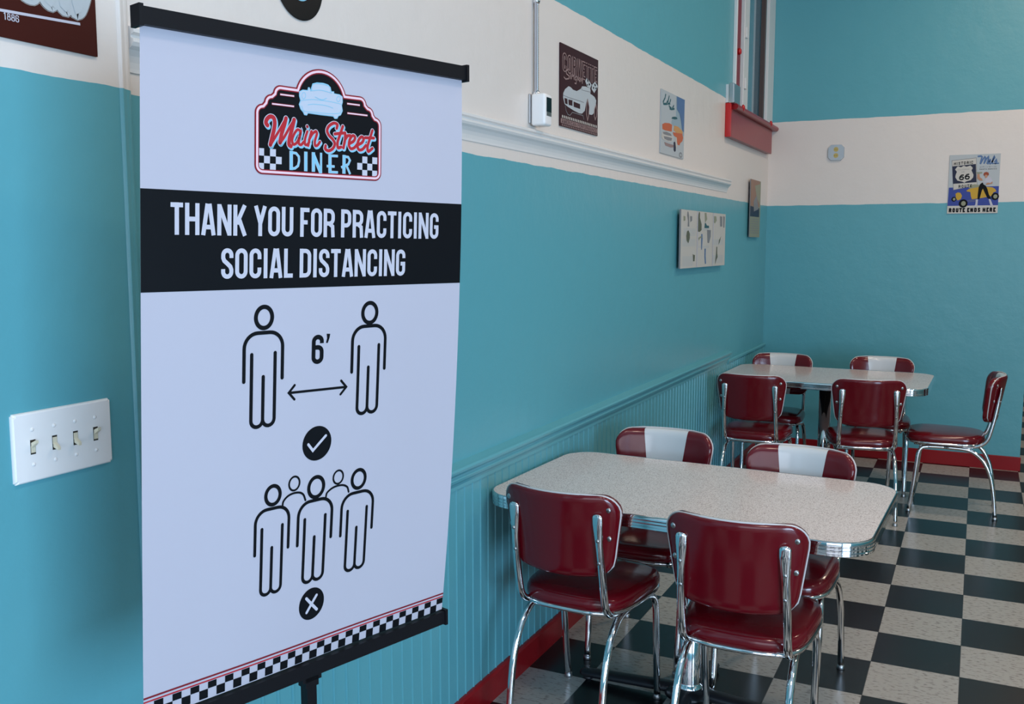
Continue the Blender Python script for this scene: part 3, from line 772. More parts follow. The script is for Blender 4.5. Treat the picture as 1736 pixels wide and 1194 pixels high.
obox(bm, bmid, .0095, .0095, .02, .8475)
spart('pole', bm, M['black_plastic'])
bm = bmesh.new(); obox(bm, bmid, .013, .011, .830, .8475); obox(bm, bmid, .019, .011, .840, .8475)
spart('bracket', bm, M['black_plastic'])
bm = bmesh.new()
pb = bmid - NB * .030
obox(bm, pb, .010, .005, .860, 1.872); obox(bm, bmid - NB * .019, .010, .010, .862, .875)
spart('back_pole', bm, M['black_plastic'])
bm = bmesh.new(); obox(bm, bmid, .20, .02, 0, .012); obox(bm, bmid, .02, .20, .0, .014); obox(bm, bmid, .03, .03, .0, .03)
spart('base', bm, M['black_plastic'])

A = Art()
SK = .0065
def sk(x, y): return y + SK * x
A.rect(-.6, .9, 61.0, 101.3, 'sheet', 0)
A.poly([(-.6, sk(-.6, 23.5)), (61.0, sk(61.0, 23.5)), (61.0, sk(61, 38.05)), (-.6, sk(-.6, 38.05))], 'black', 1)
A.text('THANK YOU FOR PRACTICING', 3.85, 55.3, 25.28, 29.9, 'white', layer=2, slope=.0085, lw=.150)
A.text('SOCIAL DISTANCING', 11.9, 47.6, 31.85, 36.45, 'white', layer=2, slope=.0100, lw=.150)

# logo: stepped marquee outline
cx = 29.7
def arcp(ax, ay, r, a0, a1, n=8):
    return [(ax + r * cos(radians(a0 + (a1 - a0) * i / n)), ay + r * sin(radians(a0 + (a1 - a0) * i / n))) for i in range(n + 1)]
half = arcp(36.9, 7.95 - .0, 1.15, 270, 340, 5) + [(38.0, 7.6), (38.55, 8.25)] + arcp(38.65, 9.6, 1.2, 275, 350, 5) + [(39.9, 9.7)]
right = [(34.45, 6.8)] + arcp(37.4, 8.1, 1.3, 270, 355, 6) + arcp(39.0, 9.65, 1.3, 275, 355, 6) + arcp(40.55, 11.3, 1.35, 275, 360, 6) + arcp(40.6, 19.2, 1.3, 0, 90, 6)
top = arcp(29.65, 8.37, 4.99, 198, 342, 22)
left = [(2 * cx - x - .0, y) for x, y in right][::-1]
OUT = left[:-1] + top + right[1:]
OUT = [(x, y) for x, y in OUT]
A.poly(OUT, 'black', 1)
A.line(OUT, .16, 'darkred', 2, closed=True)
I1 = offset_poly(OUT, -.33) if offset_poly([(0, 0), (1, 0), (1, 1), (0, 1)], .1)[0][0] < 0 else offset_poly(OUT, .33)
# choose the inward offset
def area2(P): return abs(sum(P[i - 1][0] * P[i][1] - P[i][0] * P[i - 1][1] for i in range(len(P))) / 2)
I1 = min((offset_poly(OUT, .34), offset_poly(OUT, -.34)), key=area2)
A.line(I1, .74, 'darkred', 2, closed=True)
A.line(I1, .50, 'red', 3, closed=True)
A.line(I1, .36, 'pink', 4, closed=True)
for x0, x1, yy in ((21.85, 24.5, 8.13), (20.4, 24.5, 9.72), (34.7, 37.4, 8.2), (34.75, 39.0, 9.75)):
    A.line([(x0, yy), (x1, yy)], .40, 'darkred', 2); A.line([(x0 + .05, yy), (x1 - .05, yy)], .22, 'pink', 3)
cs = 1.06
for (bx_, cols) in ((18.05, ((0, 0), (0, 2), (1, 1), (1, 3), (2, 0), (2, 2))), (36.9, ((0, 1), (0, 3), (1, 0), (1, 2), (2, 1), (2, 3)))):
    for rr, cc_ in cols:
        A.rect(bx_ + cc_ * 1.05, 16.62 + rr * 1.12, bx_ + (cc_ + 1) * 1.05, 16.62 + (rr + 1) * 1.12, 'white', 2)
for key, wd_ in (('MainDown', .66), ('MainUp', .44), ('Street', .50)):
    for pl in LOGO[key]:
        A.line([(x + .17, y + .20) for x, y in pl], wd_ + .26, 'blue', 2, cap=True, smooth=len(pl) > 4)
for key, wd_ in (('MainDown', .66), ('MainUp', .44), ('Street', .50)):
    for pl in LOGO[key]:
        A.line(pl, wd_ + .22, 'white', 3, cap=True, smooth=len(pl) > 4)
for key, wd_ in (('MainDown', .66), ('MainUp', .44), ('Street', .50)):
    for pl in LOGO[key]:
        A.line(pl, wd_, 'red', 4, cap=True, smooth=len(pl) > 4)
for i, pl in enumerate(LOGO['Diner']):
    ww = .52 if i in (0, 2, 3, 4, 6, 10) else .30
    A.line(pl, ww + .12, 'white', 2); A.line(pl, ww, 'blue', 3)
A.poly(LOGO['car'][0], 'blue', 2)
A.poly(min((offset_poly(LOGO['car'][0], .12), offset_poly(LOGO['car'][0], -.12)), key=area2), 'paleblue', 3)
for pl in LOGO['carline']:
    A.line(pl, .10, 'blue', 4, smooth=True)

# figures
def figure(cx_, hy, hr, sh, sw, hand, hip, foot, lw_, legs=True):
    """cx_, head centre, head radius, shoulder line, half shoulder width, hand end, armpit, feet"""
    A.ring(cx_, hy, hr, lw_ * 1.15, 'black', 1, ry=hr * 1.13)
    R_ = sw * .68
    pts = [(cx_ - sw, hand)] + arcp(cx_ - sw + R_, sh + R_, R_, 180, 270, 8) + arcp(cx_ + sw - R_, sh + R_, R_, 270, 360, 8) + [(cx_ + sw, hand)]
    A.line(pts, lw_, 'black', 1, cap=True)
    if legs:
        li = sw * .61; rr = li / 2
        base = foot - rr
        p = [(cx_ - li, hip), (cx_ - li, base)] + arcp(cx_ - li + rr, base, rr, 180, 0, 10)[1:]
        A.line([(cx_ - li, hip), (cx_ - li, base)] + arcp(cx_ - rr, base, rr, 180, 0, 10)[1:] + [(cx_, (hip + foot) / 2 - 2.1)], lw_, 'black', 1, cap=True)
        A.line([(cx_ + li, hip), (cx_ + li, base)] + arcp(cx_ + rr, base, rr, 0, 180, 10)[1:], lw_, 'black', 1, cap=True)
figure(19.4, 42.62, 1.46, 45.0, 3.45, 52.4, 48.3, 59.75, .60)
figure(40.05, 42.95, 1.50, 45.2, 3.52, 52.8, 48.6, 60.2, .60)
A.text('6', 28.35, 30.75, 46.0, 50.8, 'black', layer=1, lw=.155)
A.poly([(31.25, 45.95), (31.95, 46.0), (31.85, 46.6), (31.5, 47.5), (31.15, 47.45), (31.35, 46.7)], 'black', 1)
A.line([(24.2, 55.0), (35.5, 55.22)], .42, 'black', 1)
A.line([(25.25, 53.85), (24.15, 54.98), (25.25, 56.15)], .42, 'black', 1, cap=True)
A.line([(34.4, 54.05), (35.5, 55.22), (34.35, 56.35)], .42, 'black', 1, cap=True)
A.disc(29.9, 64.0, 2.88, 'black', 1)
A.line([(28.15, 63.95), (29.1, 65.1), (31.6, 62.95)], .46, 'white', 2, cap=True)
figure(21.6, 71.2, 1.34, 73.35, 3.18, 80.4, 76.4, 87.35, .54)
figure(30.05, 71.38, 1.50, 73.6, 3.42, 80.6, 76.5, 87.4, .56)
figure(38.9, 71.62, 1.42, 73.95, 3.4, 80.95, 76.9, 87.65, .54)
for (hx, hy) in ((25.65, 70.0), (34.5, 70.5)):
    A.ring(hx, hy, 1.02, .34, 'black', 1, ry=1.14)
A.line([(23.45, 73.4), (23.6, 72.6), (24.4, 71.9), (25.5, 71.6), (26.7, 71.7), (27.5, 72.2), (27.95, 73.2)], .36, 'black', 1, cap=True, smooth=True)
A.line([(32.1, 73.5), (32.3, 72.8), (33.3, 72.2), (34.4, 72.0), (35.6, 72.1), (36.5, 72.6), (36.85, 73.5)], .36, 'black', 1, cap=True, smooth=True)
A.disc(30.1, 91.4, 2.60, 'black', 1, ry=2.75)
A.line([(28.95, 90.2), (31.25, 92.7)], .50, 'white', 2, cap=True)
A.line([(31.05, 90.15), (29.15, 92.7)], .50, 'white', 2, cap=True)
# bottom border
for y_, w_ in ((97.72, .30), (98.30, .24)):
    A.line([(-.6, sk(-.6, y_)), (61.0, sk(61, y_))], w_, 'red' if w_ < .25 else 'darkred', 1)
x = 60.95; k = 0
while x > -.5:
    x0 = max(x - 1.535, -.6)
    for r in range(2):
        if (k + r) % 2 == 0:
            ya, yb = 98.5 + r * 1.08, 98.5 + (r + 1) * 1.08 + (.35 if r else 0)
            A.poly([(x0, sk(x0, ya)), (x, sk(x, ya)), (x, sk(x, yb)), (x0, sk(x0, yb))], 'black', 1)
    x -= 1.535; k += 1
sheet = A.build('banner_sheet', bmap, stand, cell=1.6)
sheet.matrix_parent_inverse = Matrix.Translation(-Vector(stand.location))
sheet['label'] = 'white printed vinyl sheet with black heading band and distancing figures'

# ------------------------------------------------------------------ chairs
def seat_outline(n=56, k=1.0):
    out = []
    for i in range(n):
        a = 2 * pi * i / n
        c, s = cos(a), sin(a); e = 2 / 3.6
        x = abs(c) ** e * (1 if c >= 0 else -1); y = abs(s) ** e * (1 if s >= 0 else -1)
        hw = .193 + .013 * y
        out.append((x * hw * k, .008 + y * .213 * k))
    return out

def ring_mesh(bm, rings, closed_top=True, mi=0):
    vr = [[bm.verts.new(p) for p in r] for r in rings]
    n = len(vr[0])
    for A_, B_ in zip(vr, vr[1:]):
        for k in range(n):
            f = bm.faces.new((A_[k], A_[(k + 1) % n], B_[(k + 1) % n], B_[k])); f.material_index = mi
    bm.faces.new(vr[0][::-1]); bm.faces.new(vr[-1])
    return vr

def back_surface(x, z):
    """centre plane of the backrest: leans back and bows backwards in the middle"""
    return -.184 - .17 * (z - .56) - .065 * (1 - (x / .20) ** 2)

def make_chair(name):
    t = bpy.data.objects.new(name, None); link(t); t['category'] = 'chair'
    # seat
    bm = bmesh.new()
    prof = [(.90, .424), (.965, .425), (.99, .432), (1.0, .442), (.995, .453), (.975, .463), (.94, .469), (.86, .474), (.70, .478), (.45, .481), (.2, .482)]
    ring_mesh(bm, [[(x, y, z) for x, y in seat_outline(k=k)] for k, z in prof])
    s = obj('seat', bm, M['vinyl'], t)
    bm = bmesh.new()
    tube(bm, [(x, y, .4215) for x, y in seat_outline(k=.965)], [(.0085, .0085)] * 56, 8, closed=True, caps=False)
    obj('seat_rim', bm, M['chrome'], s)
    # backrest
    bm = bmesh.new()
    ZB, ZT = .562, .822
    rows = [0, .004, .010, .020, .034, .05, .08, .11, .14, .17, .19, .21, .225, .238, .247, .254, .258, .26]
    us = [-1, -.985, -.95, -.88, -.76, -.62] + [None] * 7 + [.62, .76, .88, .95, .985, 1]
    def hw(h):
        W_ = .168 + .030 * min(1, h / .20)
        rt, rb = .058, .045
        if h > .26 - rt: q = h - (.26 - rt); return W_ - rt + sqrt(max(0, rt * rt - q * q))
        if h < rb: q = rb - h; return W_ - rb + sqrt(max(0, rb * rb - q * q))
        return W_
    fr, bk = [], []
    for h in rows:
        z = ZB + h; W_ = hw(h); st = .056 + .034 * h / .26
        xs = [-W_ + (W_ - st) * q for q in (0, .03, .09, .2, .4, .7)] + [-st + 2 * st * q / 6 for q in range(7)]
        xs += [-v for v in xs[:6]][::-1]
        rf, rb2 = [], []
        for x_ in xs:
            d = min(W_ - abs(x_), h if h < .13 else .26 - h)
            # distance at the rounded corners
            q = min(1, max(0, d) / .024); bulge = sqrt(1 - (1 - q) ** 2)
            zz = z - (.010 if h < .13 else .004) * (1 - (x_ / .17) ** 2) * (1 if h < .05 else .0)
            yc = back_surface(x_, z)
            rf.append(bm.verts.new((x_, yc + .019 + .014 * bulge, zz)))
            rb2.append(bm.verts.new((x_, yc - .004 - .009 * min(1, bulge * 1.1), zz)))
        fr.append(rf); bk.append(rb2)
    n = len(fr[0])
    for i in range(len(fr) - 1):
        for j in range(n - 1):
            f = bm.faces.new((fr[i][j + 1], fr[i][j], fr[i + 1][j], fr[i + 1][j + 1])); f.material_index = 1 if 6 <= j < 12 else 0
            f = bm.faces.new((bk[i][j], bk[i][j + 1], bk[i + 1][j + 1], bk[i + 1][j]))
    for j in range(n - 1):
        f = bm.faces.new((fr[-1][j], bk[-1][j], bk[-1][j + 1], fr[-1][j + 1])); f.material_index = 1 if 6 <= j < 12 else 0
        bm.faces.new((fr[0][j + 1], bk[0][j + 1], bk[0][j], fr[0][j]))
    for i in range(len(fr) - 1):
        for j, fl in ((0, False), (n - 1, True)):
            v = (fr[i][j], bk[i][j], bk[i + 1][j], fr[i + 1][j])
            bm.faces.new(v[::-1] if fl else v)
    bmesh.ops.recalc_face_normals(bm, faces=bm.faces)
    bkr = obj('backrest', bm, [M['vinyl'], M['white_vinyl']], t)
    # piping along the seam
    pts = []
    hs = [.01, .03, .06, .10, .15, .19, .21, .225, .238, .247, .254, .258]
    for h in hs: pts.append((-hw(h) - .001, h))
    W_ = hw(.26)
    for q in range(1, 8): pts.append((-W_ + 2 * W_ * q / 8, .2615))
    for h in hs[::-1]: pts.append((hw(h) + .001, h))
    bm = bmesh.new()
    tube(bm, [(x_, back_surface(x_, ZB + h) + .000, ZB + h) for x_, h in pts], .0030, 6)
    obj('piping', bm, M['piping'], bkr)
    for sx in (-1, 1):
        for h, xx in ((.216, .171), (.124, .168)):
            bm = bmesh.new()
            yy = back_surface(xx, ZB + h) - .012
            lathe(bm, [(.0085, .003), (.0085, -.002), (.006, -.004), (.0, -.0045)], (sx * xx, yy, ZB + h), 14, axis='y')
            obj('screw', bm, M['steel'], bkr)
    # back posts
    for sx in (-1, 1):
        path = [(.135, .170, .4085), (.142, .05, .4085), (.146, -.09, .4095), (.148, -.150, .414), (.149, -.190, .430), (.149, -.216, .462),
                (.149, -.236, .54), (.147, -.251, .62), (.144, -.263, .70), (.143, -.268, .735), (.143, -.270, .757)]
        P = smooth_path([(sx * a, b, c) for a, b, c in path], 5)
        rr = []
        for p in P:
            k = max(0, (p.z - .66) / .097)
            rr.append((.0122 + .0050 * min(1, k * 1.3), .0115 - .0050 * min(1, k)))
        P += [P[-1] + Vector((0, -.0005, .006)), P[-1] + Vector((0, -.0008, .010))]
        rr += [(.014, .0055), (.006, .003)]
        bm = bmesh.new(); tube(bm, P, rr, 14, ref=(1, 0, 0))
        po = obj('back_post', bm, M['chrome'], t)
        for z, in ((.684,), (.612,)):
            bm = bmesh.new()
            yy = -.251 - (z - .62) * .15 - .009
            lathe(bm, [(.006, .003), (.006, -.002), (.004, -.0045), (.0, -.005)], (sx * .1455, yy, z), 12, axis='y')
            obj('rivet', bm, M['steel'], po)
    # legs
    for sx in (-1, 1):
        front = [(.172, .184, .008), (.174, .165, .15), (.176, .150, .30), (.175, .142, .362), (.170, .122, .390), (.160, .08, .397), (.150, .0, .397)]
        rear = [(.150, .0, .397), (.152, -.09, .395), (.155, -.145, .382), (.158, -.200, .335), (.160, -.240, .25), (.161, -.262, .13), (.162, -.274, .008)]
        for path in (front, rear):
            bm = bmesh.new(); tube(bm, smooth_path([(sx * a, b, c) for a, b, c in path], 5), .0116, 14)
            lo = obj('leg', bm, M['chrome'], t)
            foot = path[0] if path[0][2] < .05 else path[-1]
            bm = bmesh.new()
            lathe(bm, [(.0125, .016), (.0135, .010), (.0150, .002), (.0140, .0)], (sx * foot[0], foot[1], 0), 14)
            obj('foot_glide', bm, M['steel'], lo)
    bm = bmesh.new(); cyl(bm, (-.150, .03, .397), (.150, .03, .397), .007, n=10); cyl(bm, (-.150, -.10, .395), (.150, -.10, .395), .007, n=10)
    obj('cross_bar', bm, M['chrome'], t)
    return t

def dup_tree(o, parent=None):
    c = o.copy(); COL.objects.link(c)
    if parent is not None: c.parent = parent
    for ch in [q for q in ALL if q.parent == o]: dup_tree(ch, c)
    return c

chair0 = make_chair('dining_chair')
bpy.context.view_layer.update()
ALL = list(bpy.data.objects)
G1, G2 = 'red diner chairs around the near table', 'red diner chairs around the far table'
CH = [
    (.345, -.813, -3.8, 'red vinyl chrome chair seen from behind, nearest the wainscot at the near table', G1),
    (.890, -.885, -.1, 'red vinyl chrome chair seen from behind, front right of the near table', G1),
    (.361, -.263, 181.4, 'red chair with white back stripe facing the camera, behind the near table, wall side', G1),
    (.886, -.374, 174.6, 'red chair with white back stripe facing the camera, right one behind the near table', G1),
    (.301, 2.068, 1.0, 'red chair seen from behind at the far table, next to the left wall', G2),
    (.895, 2.146, 12.0, 'red chair seen from behind at the far table, turned slightly, right of the pedestal', G2),
    (.288, 2.692, 180.1, 'red chair with white back stripe behind the far table, in the room corner', G2),
    (.927, 2.785, 182.8, 'red chair with white back stripe behind the far table, right of the corner chair', G2),
    (1.340, 2.449, 90.1, 'red chair seen from the side, alone at the end of the far table', G2),
]
for i, (x, y, a, lab, g) in enumerate(CH):
    c = chair0 if i == 0 else dup_tree(chair0)
    c.location = (x, y, 0); c.rotation_euler = (0, 0, radians(a)); c['label'] = lab; c['group'] = g

# ------------------------------------------------------------------ tables
def rrect(hx, hy, r, d=0.0, n=26):
    """rounded rectangle outline grown by d"""
    out = []
    for cx_, cy_, a0 in ((hx - r, hy - r, 0), (-hx + r, hy - r, 90), (-hx + r, -hy + r, 180), (hx - r, -hy + r, 270)):
        for i in range(n + 1):
            a = radians(a0 + 90 * i / n); out.append((cx_ + (r + d) * cos(a), cy_ + (r + d) * sin(a)))
    return out

def make_table(name, hx, hy, H=.75):
    t = bpy.data.objects.new(name, None); link(t); t['category'] = 'table'
    bm = bmesh.new(); rc = .115
    ring_mesh(bm, [[(x, y, H - .038) for x, y in rrect(hx, hy, rc, -.006)], [(x, y, H - .0006) for x, y in rrect(hx, hy, rc, -.004)],
                   [(x, y, H) for x, y in rrect(hx, hy, rc, -.005)]])
    obj('tabletop', bm, M['laminate'], t, smooth=False)
    bm = bmesh.new()
    prof = [(-.004, H - .042), (.0, H - .042), (.002, H - .040), (.002, H - .0345), (-.0005, H - .0325), (.0025, H - .0305), (.0025, H - .0245), (-.0005, H - .0225),
            (.0025, H - .0205), (.0025, H - .0145), (-.0005, H - .0125), (.0025, H - .0105), (.0025, H - .003), (.001, H - .0005), (-.002, H + .0008), (-.004, H + .0002)]
    rings = [[(x, y, z) for x, y in rrect(hx, hy, rc, d)] for d, z in prof]
    vr = [[bm.verts.new(p) for p in r] for r in rings]; n = len(vr[0])
    for A_, B_ in zip(vr, vr[1:] + [vr[0]]):
        for k in range(n): bm.faces.new((A_[k], A_[(k + 1) % n], B_[(k + 1) % n], B_[k]))
    bmesh.ops.recalc_face_normals(bm, faces=bm.faces)
    e = obj('edge_band', bm, M['chrome'], t)
    m_ = e.modifiers.new('split', 'EDGE_SPLIT'); m_.split_angle = radians(35)
    bm = bmesh.new(); lathe(bm, [(.0, .052), (.046, .052), (.046, .060), (.038, .068), (.0365, .075), (.0365, H - .055)], n=36)
    obj('pedestal_column', bm, M['chrome'], t)
    bm = bmesh.new(); box(bm, -.17, .17, -.15, .15, H - .056, H - .043); box(bm, -.03, .03, -.15, .15, H - .066, H - .056, bev=.004)
    obj('mounting_plate', bm, M['iron'], t, smooth=False)
    bm = bmesh.new(); lathe(bm, [(.0, .028), (.085, .028), (.080, .040), (.065, .052), (.0, .056)], n=32)
    for dx, dy, L in ((1, 0, .39), (-1, 0, .39), (0, 1, .28), (0, -1, .28)):
        P = [(dx * L * k / 8, dy * L * k / 8, .040 - .020 * (k / 8) ** 1.3) for k in range(9)]
        rr = [(.034 - .006 * k / 8, .018 - .004 * k / 8) for k in range(9)]
        P += [(dx * (L + .014), dy * (L + .014), .019), (dx * (L + .020), dy * (L + .020), .018)]; rr += [(.019, .010), (.008, .005)]
        tube(bm, P, rr, 14, ref=(dy, dx, 0))
        lathe(bm, [(.018, .0), (.018, .008), (.010, .012)], (dx * (L - .01), dy * (L - .01), 0), 12)
    obj('base', bm, M['iron'], t)
    return t
tab = make_table('dining_table', .612, .380)
bpy.context.view_layer.update()
ALL = list(bpy.data.objects)
tab.location = (.634, -.612, 0); tab.rotation_euler = (0, 0, radians(-2.2))
tab['label'] = 'near speckled laminate table with ribbed chrome edge, standing against the wainscot'
tab['group'] = 'laminate pedestal tables'
t2 = dup_tree(tab)
t2.location = (.630, 2.515, 0); t2.rotation_euler = (0, 0, radians(-1.2))
t2['label'] = 'far speckled laminate table with chrome edge, in front of the back wall'

# ------------------------------------------------------------------ things on the walls
def wallmap(x0, y_, z_, W_, H_):
    """flat board on the left wall: u to the right (+y), v down"""
    return lambda u, v, h: Vector((x0 + h, y_ + u * W_, z_ - v * H_))
def backmap(y0, x_, z_, W_, H_):
    return lambda u, v, h: Vector((x_ + u * W_, y0 - h, z_ - v * H_))

def board(name, label, cat, origin, size, thick, facing, art, group=None, edge='grey', bend=None, roll=0):
    """a thin printed panel with real thickness; origin = its lower-left back corner"""
    W_, H_ = size
    bm = bmesh.new()
    if facing == 'x': box(bm, 0, thick, 0, W_, 0, H_, bev=min(.001, thick * .3), seg=1)
    else: box(bm, 0, W_, -thick, 0, 0, H_, bev=min(.001, thick * .3), seg=1)
    t = thing(name, label, cat, origin, 0, group)
    obj('panel', bm, M[edge], t, smooth=False)
    if facing == 'x': fn = lambda u, v, h: Vector((thick + .0003 + h, u * W_, H_ - v * H_))
    else: fn = lambda u, v, h: Vector((u * W_, -thick - .0003 - h, H_ - v * H_))
    art.build('printed_face', fn, t, eps=.0003, smooth=False)
    return t

# maroon sports-car sign
A = Art(); A.rect(0, 0, 1, 1, 'sign_maroon', 0)
A.text('CORVETTE', .055, .97, .10, .335, 'tan', layer=1, lw=.22)
A.text('CORVETTE', .055, .97, .10, .335, 'sign_maroon', layer=2, lw=.11, ls=.22)
for pl in CORV['script']: A.line(pl, .016, 'tan', 3)
A.poly(CORV['body'][0], 'lightgrey', 1)
for pl in CORV['grille']: A.poly(pl, 'sign_maroon', 2)
for pl in CORV['wline']: A.line(pl, .008, 'grey', 2)
for k in ('wheelA', 'wheelB'): A.line(CORV[k][0], .016, 'tan', 3, closed=True)
for pl in CORV['flag']: A.poly(pl, 'lightgrey', 2)
for pl in CORV['flagchk']: A.poly(pl, 'black', 3)
for i in range(21):
    A.rect(.05 + i * .045, .862, .072 + i * .045, .895, 'cream', 1); A.rect(.05 + i * .045, .972, .072 + i * .045, .992, 'tan', 1)
A.rect(.02, .905, .99, .962, 'tan', 1)
A.text('AMERICAN PERFORMANCE', .04, .97, .912, .956, 'sign_maroon', layer=2)
board('wall_sign', 'dark maroon metal sign with a white sports car, right of the thermostat', 'sign', (.001, -.305, 2.020), (.400, .308), .004, 'x', A, edge='sign_maroon')

# pale poster with orange classic car
A = Art(); A.rect(0, 0, 1, 1, 'skyblue', 0)
A.rect(0, .0, .62, .62, 'lightgrey', 1); A.rect(0, .62, 1, 1, 'lightgrey', 1)
A.poly(BEL['blue'][0], 'midblue', 2)
for pl in BEL['script']: A.line(pl, .028, 'darkteal', 3)
for pl in BEL['teal']: A.poly(pl, 'darkteal', 3)
A.poly(BEL['glass'][0], 'skyblue', 2); A.poly(BEL['hood'][0], 'orange', 3); A.poly(BEL['fend'][0], 'amber', 3)
A.poly(BEL['side'][0], 'orange', 3); A.poly(BEL['bump'][0], 'tan', 3); A.poly(BEL['grille'][0], 'cream', 4)
for pl in BEL['gdark']: A.poly(pl, 'grey', 5)
A.poly(BEL['wheel'][0], 'navy', 4); A.poly(BEL['chrome'][0], 'cream', 5)
A.ring(.86, .945, .055, .022, 'grey', 3, ry=.035)
board('wall_sign', 'pale blue metal sign with an orange classic car, on the white band near the window', 'sign', (.001, .969, 2.026), (.420, .312), .004, 'x', A, edge='lightgrey')

# board of pasted clippings on the turquoise wall
A = Art(); A.rect(0, 0, 1, 1, 'cream', 0)
for k, c in (('a', 'grey'), ('b', 'olive'), ('c', 'darkteal'), ('d', 'grey'), ('e', 'midblue'), ('f', 'olive'), ('g', 'sage')):
    for pl in NEWS[k]: A.poly(pl, c, 2)
for u0, u1, v0, v1 in ((.05, .30, .32, .45), (.03, .30, .50, .62), (.36, .60, .62, .66), (.68, .95, .50, .60), (.36, .62, .30, .33), (.70, .95, .80, .95), (.04, .25, .80, .97)):
    k = v0
    while k < v1: A.rect(u0, k, u1, k + .008, 'lightgrey', 1); k += .022
for u in (.327, .685): A.rect(u, 0, u + .016, 1, 'piping' if False else 'white', 3)
board('clippings_board', 'wide cream board of three panels pasted with small clippings, on the turquoise wall', 'picture', (.018, 1.285, 1.441), (.99, .315), .010, 'x', A, edge='grey')
# small tall print near the corner
A = Art(); A.rect(0, 0, 1, 1, 'sage', 0); A.rect(0, 0, .9, .46, 'copper', 1)
A.poly([(0, .46), (.9, .48), (.9, .64), (0, .64)], 'navy', 1); A.poly([(.4, .1), (.9, .05), (.9, .4), (.6, .3)], 'sage', 2)
A.poly([(.3, .38), (.6, .25), (.8, .5), (.35, .55)], 'grey', 3)
for i in range(7): A.rect(.08, .68 + i * .04, .88, .69 + i * .04, 'grey', 2)
board('wall_print', 'narrow copper and grey picture hanging in the corner below the window sill', 'picture', (.014, 3.015, 1.620), (.335, .398), .006, 'x', A, edge='grey')

# route sign on the back wall
A = Art(); A.rect(0, 0, 1, 1, 'lightgrey', 0); A.poly(MEL['blue'][0], 'royal', 1); A.rect(0, .868, 1, 1, 'cream', 2)
A.poly(MEL['plate'][0], 'cream', 2); A.line(MEL['plate'][0], .008, 'grey', 3, closed=True)
A.poly(MEL['shieldbg'][0], 'navy', 3); A.poly(MEL['shield'][0], 'cream', 4)
A.text('HISTORIC', .085, .475, .125, .175, 'black', layer=4, slope=-.045, lw=.22)
A.text('CALIFORNIA', .17, .405, .245, .263, 'grey', layer=5, slope=-.03); A.text('US', .25, .31, .28, .302, 'grey', layer=5)
for k in ('sixA', 'sixB'): A.line(MEL[k][0], .022, 'black', 5)
A.text('ROUTE', .20, .47, .515, .565, 'black', layer=4, slope=-.04, lw=.22)
for pl in MEL['mels']: A.line(pl, .028, 'midblue', 3)
A.text('DRIVE-IN', .60, .93, .205, .228, 'grey', layer=2); A.text('SANTA MONICA', .60, .94, .245, .265, 'black', layer=2)
A.poly(MEL['cartop'][0], 'sage', 3); A.poly(MEL['car'][0], 'yellow', 4); A.poly(MEL['nose'][0], 'yellow', 4); A.line(MEL['rail'][0], .006, 'grey', 5, closed=True)
for (u, v, r, lay) in ((.315, .830, .088, 5), (.125, .755, .050, 3), (.935, .720, .075, 5)):
    A.disc(u, v, r, 'black', lay, ry=r * .82); A.disc(u + .005, v, r * .52, 'sage', lay + 1, ry=r * .46)
for k in ('leg1', 'leg2'): A.poly(MEL[k][0], 'black', 6)
for k in ('boot1', 'boot2'): A.poly(MEL[k][0], 'white', 7)
for pl in MEL['arm']: A.poly(pl, 'skin', 6)
A.poly(MEL['top'][0], 'white', 7); A.poly(MEL['tray'][0], 'sage', 7); A.poly(MEL['face'][0], 'skin', 7); A.poly(MEL['hair'][0], 'hair', 8)
A.text('ROUTE ENDS HERE', .03, .96, .908, .978, 'black', layer=3, lw=.34, ls=.26)
board('wall_sign', 'route sign with a yellow roadster and standing waitress, on the back wall', 'sign', (1.243, YB - .001, 1.783), (.316, .402), .004, 'y', A, edge='lightgrey')

# maroon drink sign, top left, cut by the frame
A = Art(); W_, H_ = .42, .30
A.rect(0, 0, 1, 1, 'maroon', 0)
def cs_(y_, z_): return ((y_ - (-2.478 - W_)) / W_, 1 - (z_ - 1.9035) / H_)
A.line([cs_(-2.84, 1.9352), cs_(-2.5125, 1.9532)], .015, 'white', 1)
u0, v0 = cs_(-2.659, 1.9435); u1, v1 = cs_(-2.632, 1.9290)
A.text('1886', u0, u1, v0 + .002, v1 - .008, 'white', layer=1, lw=.12)
A.text('SINCE', u0 - .125, u0 - .050, v0 + .002, v1 - .008, 'white', layer=1, lw=.135)
loops = [[(-2.617, 2.03), (-2.628, 1.998), (-2.622, 1.976), (-2.606, 1.972), (-2.596, 1.984), (-2.590, 2.02)],
         [(-2.580, 2.04), (-2.588, 2.0), (-2.582, 1.976), (-2.570, 1.969), (-2.560, 1.982), (-2.556, 2.02)],
         [(-2.552, 2.045), (-2.558, 2.0), (-2.552, 1.974), (-2.541, 1.967), (-2.530, 1.984), (-2.524, 2.035)],
         [(-2.524, 2.04), (-2.530, 1.995), (-2.522, 1.967), (-2.509, 1.974), (-2.496, 2.005), (-2.488, 2.045)]]
for lay, wd_, c_ in ((1, .062, 'cream'), (2, .058, 'sign_maroon'), (3, .053, 'lightgrey')):
    for lp in loops:
        A.line([cs_(*q) for q in lp], wd_ * .86, c_, lay, smooth=True)
for lp in loops: A.poly([cs_(*q) for q in lp], 'lightgrey', 5)
for la, lb in zip(loops, loops[1:]):
    A.line([cs_(la[0][0] + .012, la[0][1] - .022), cs_(lb[1][0] - .001, 2.004)], .03, 'lightgrey', 4)
board('wall_sign', 'dark maroon vintage drink sign with white script and 1886, top left corner', 'sign', (.0345, -2.470 - W_, 1.9035), (W_, H_), .004, 'x', A, edge='maroon')

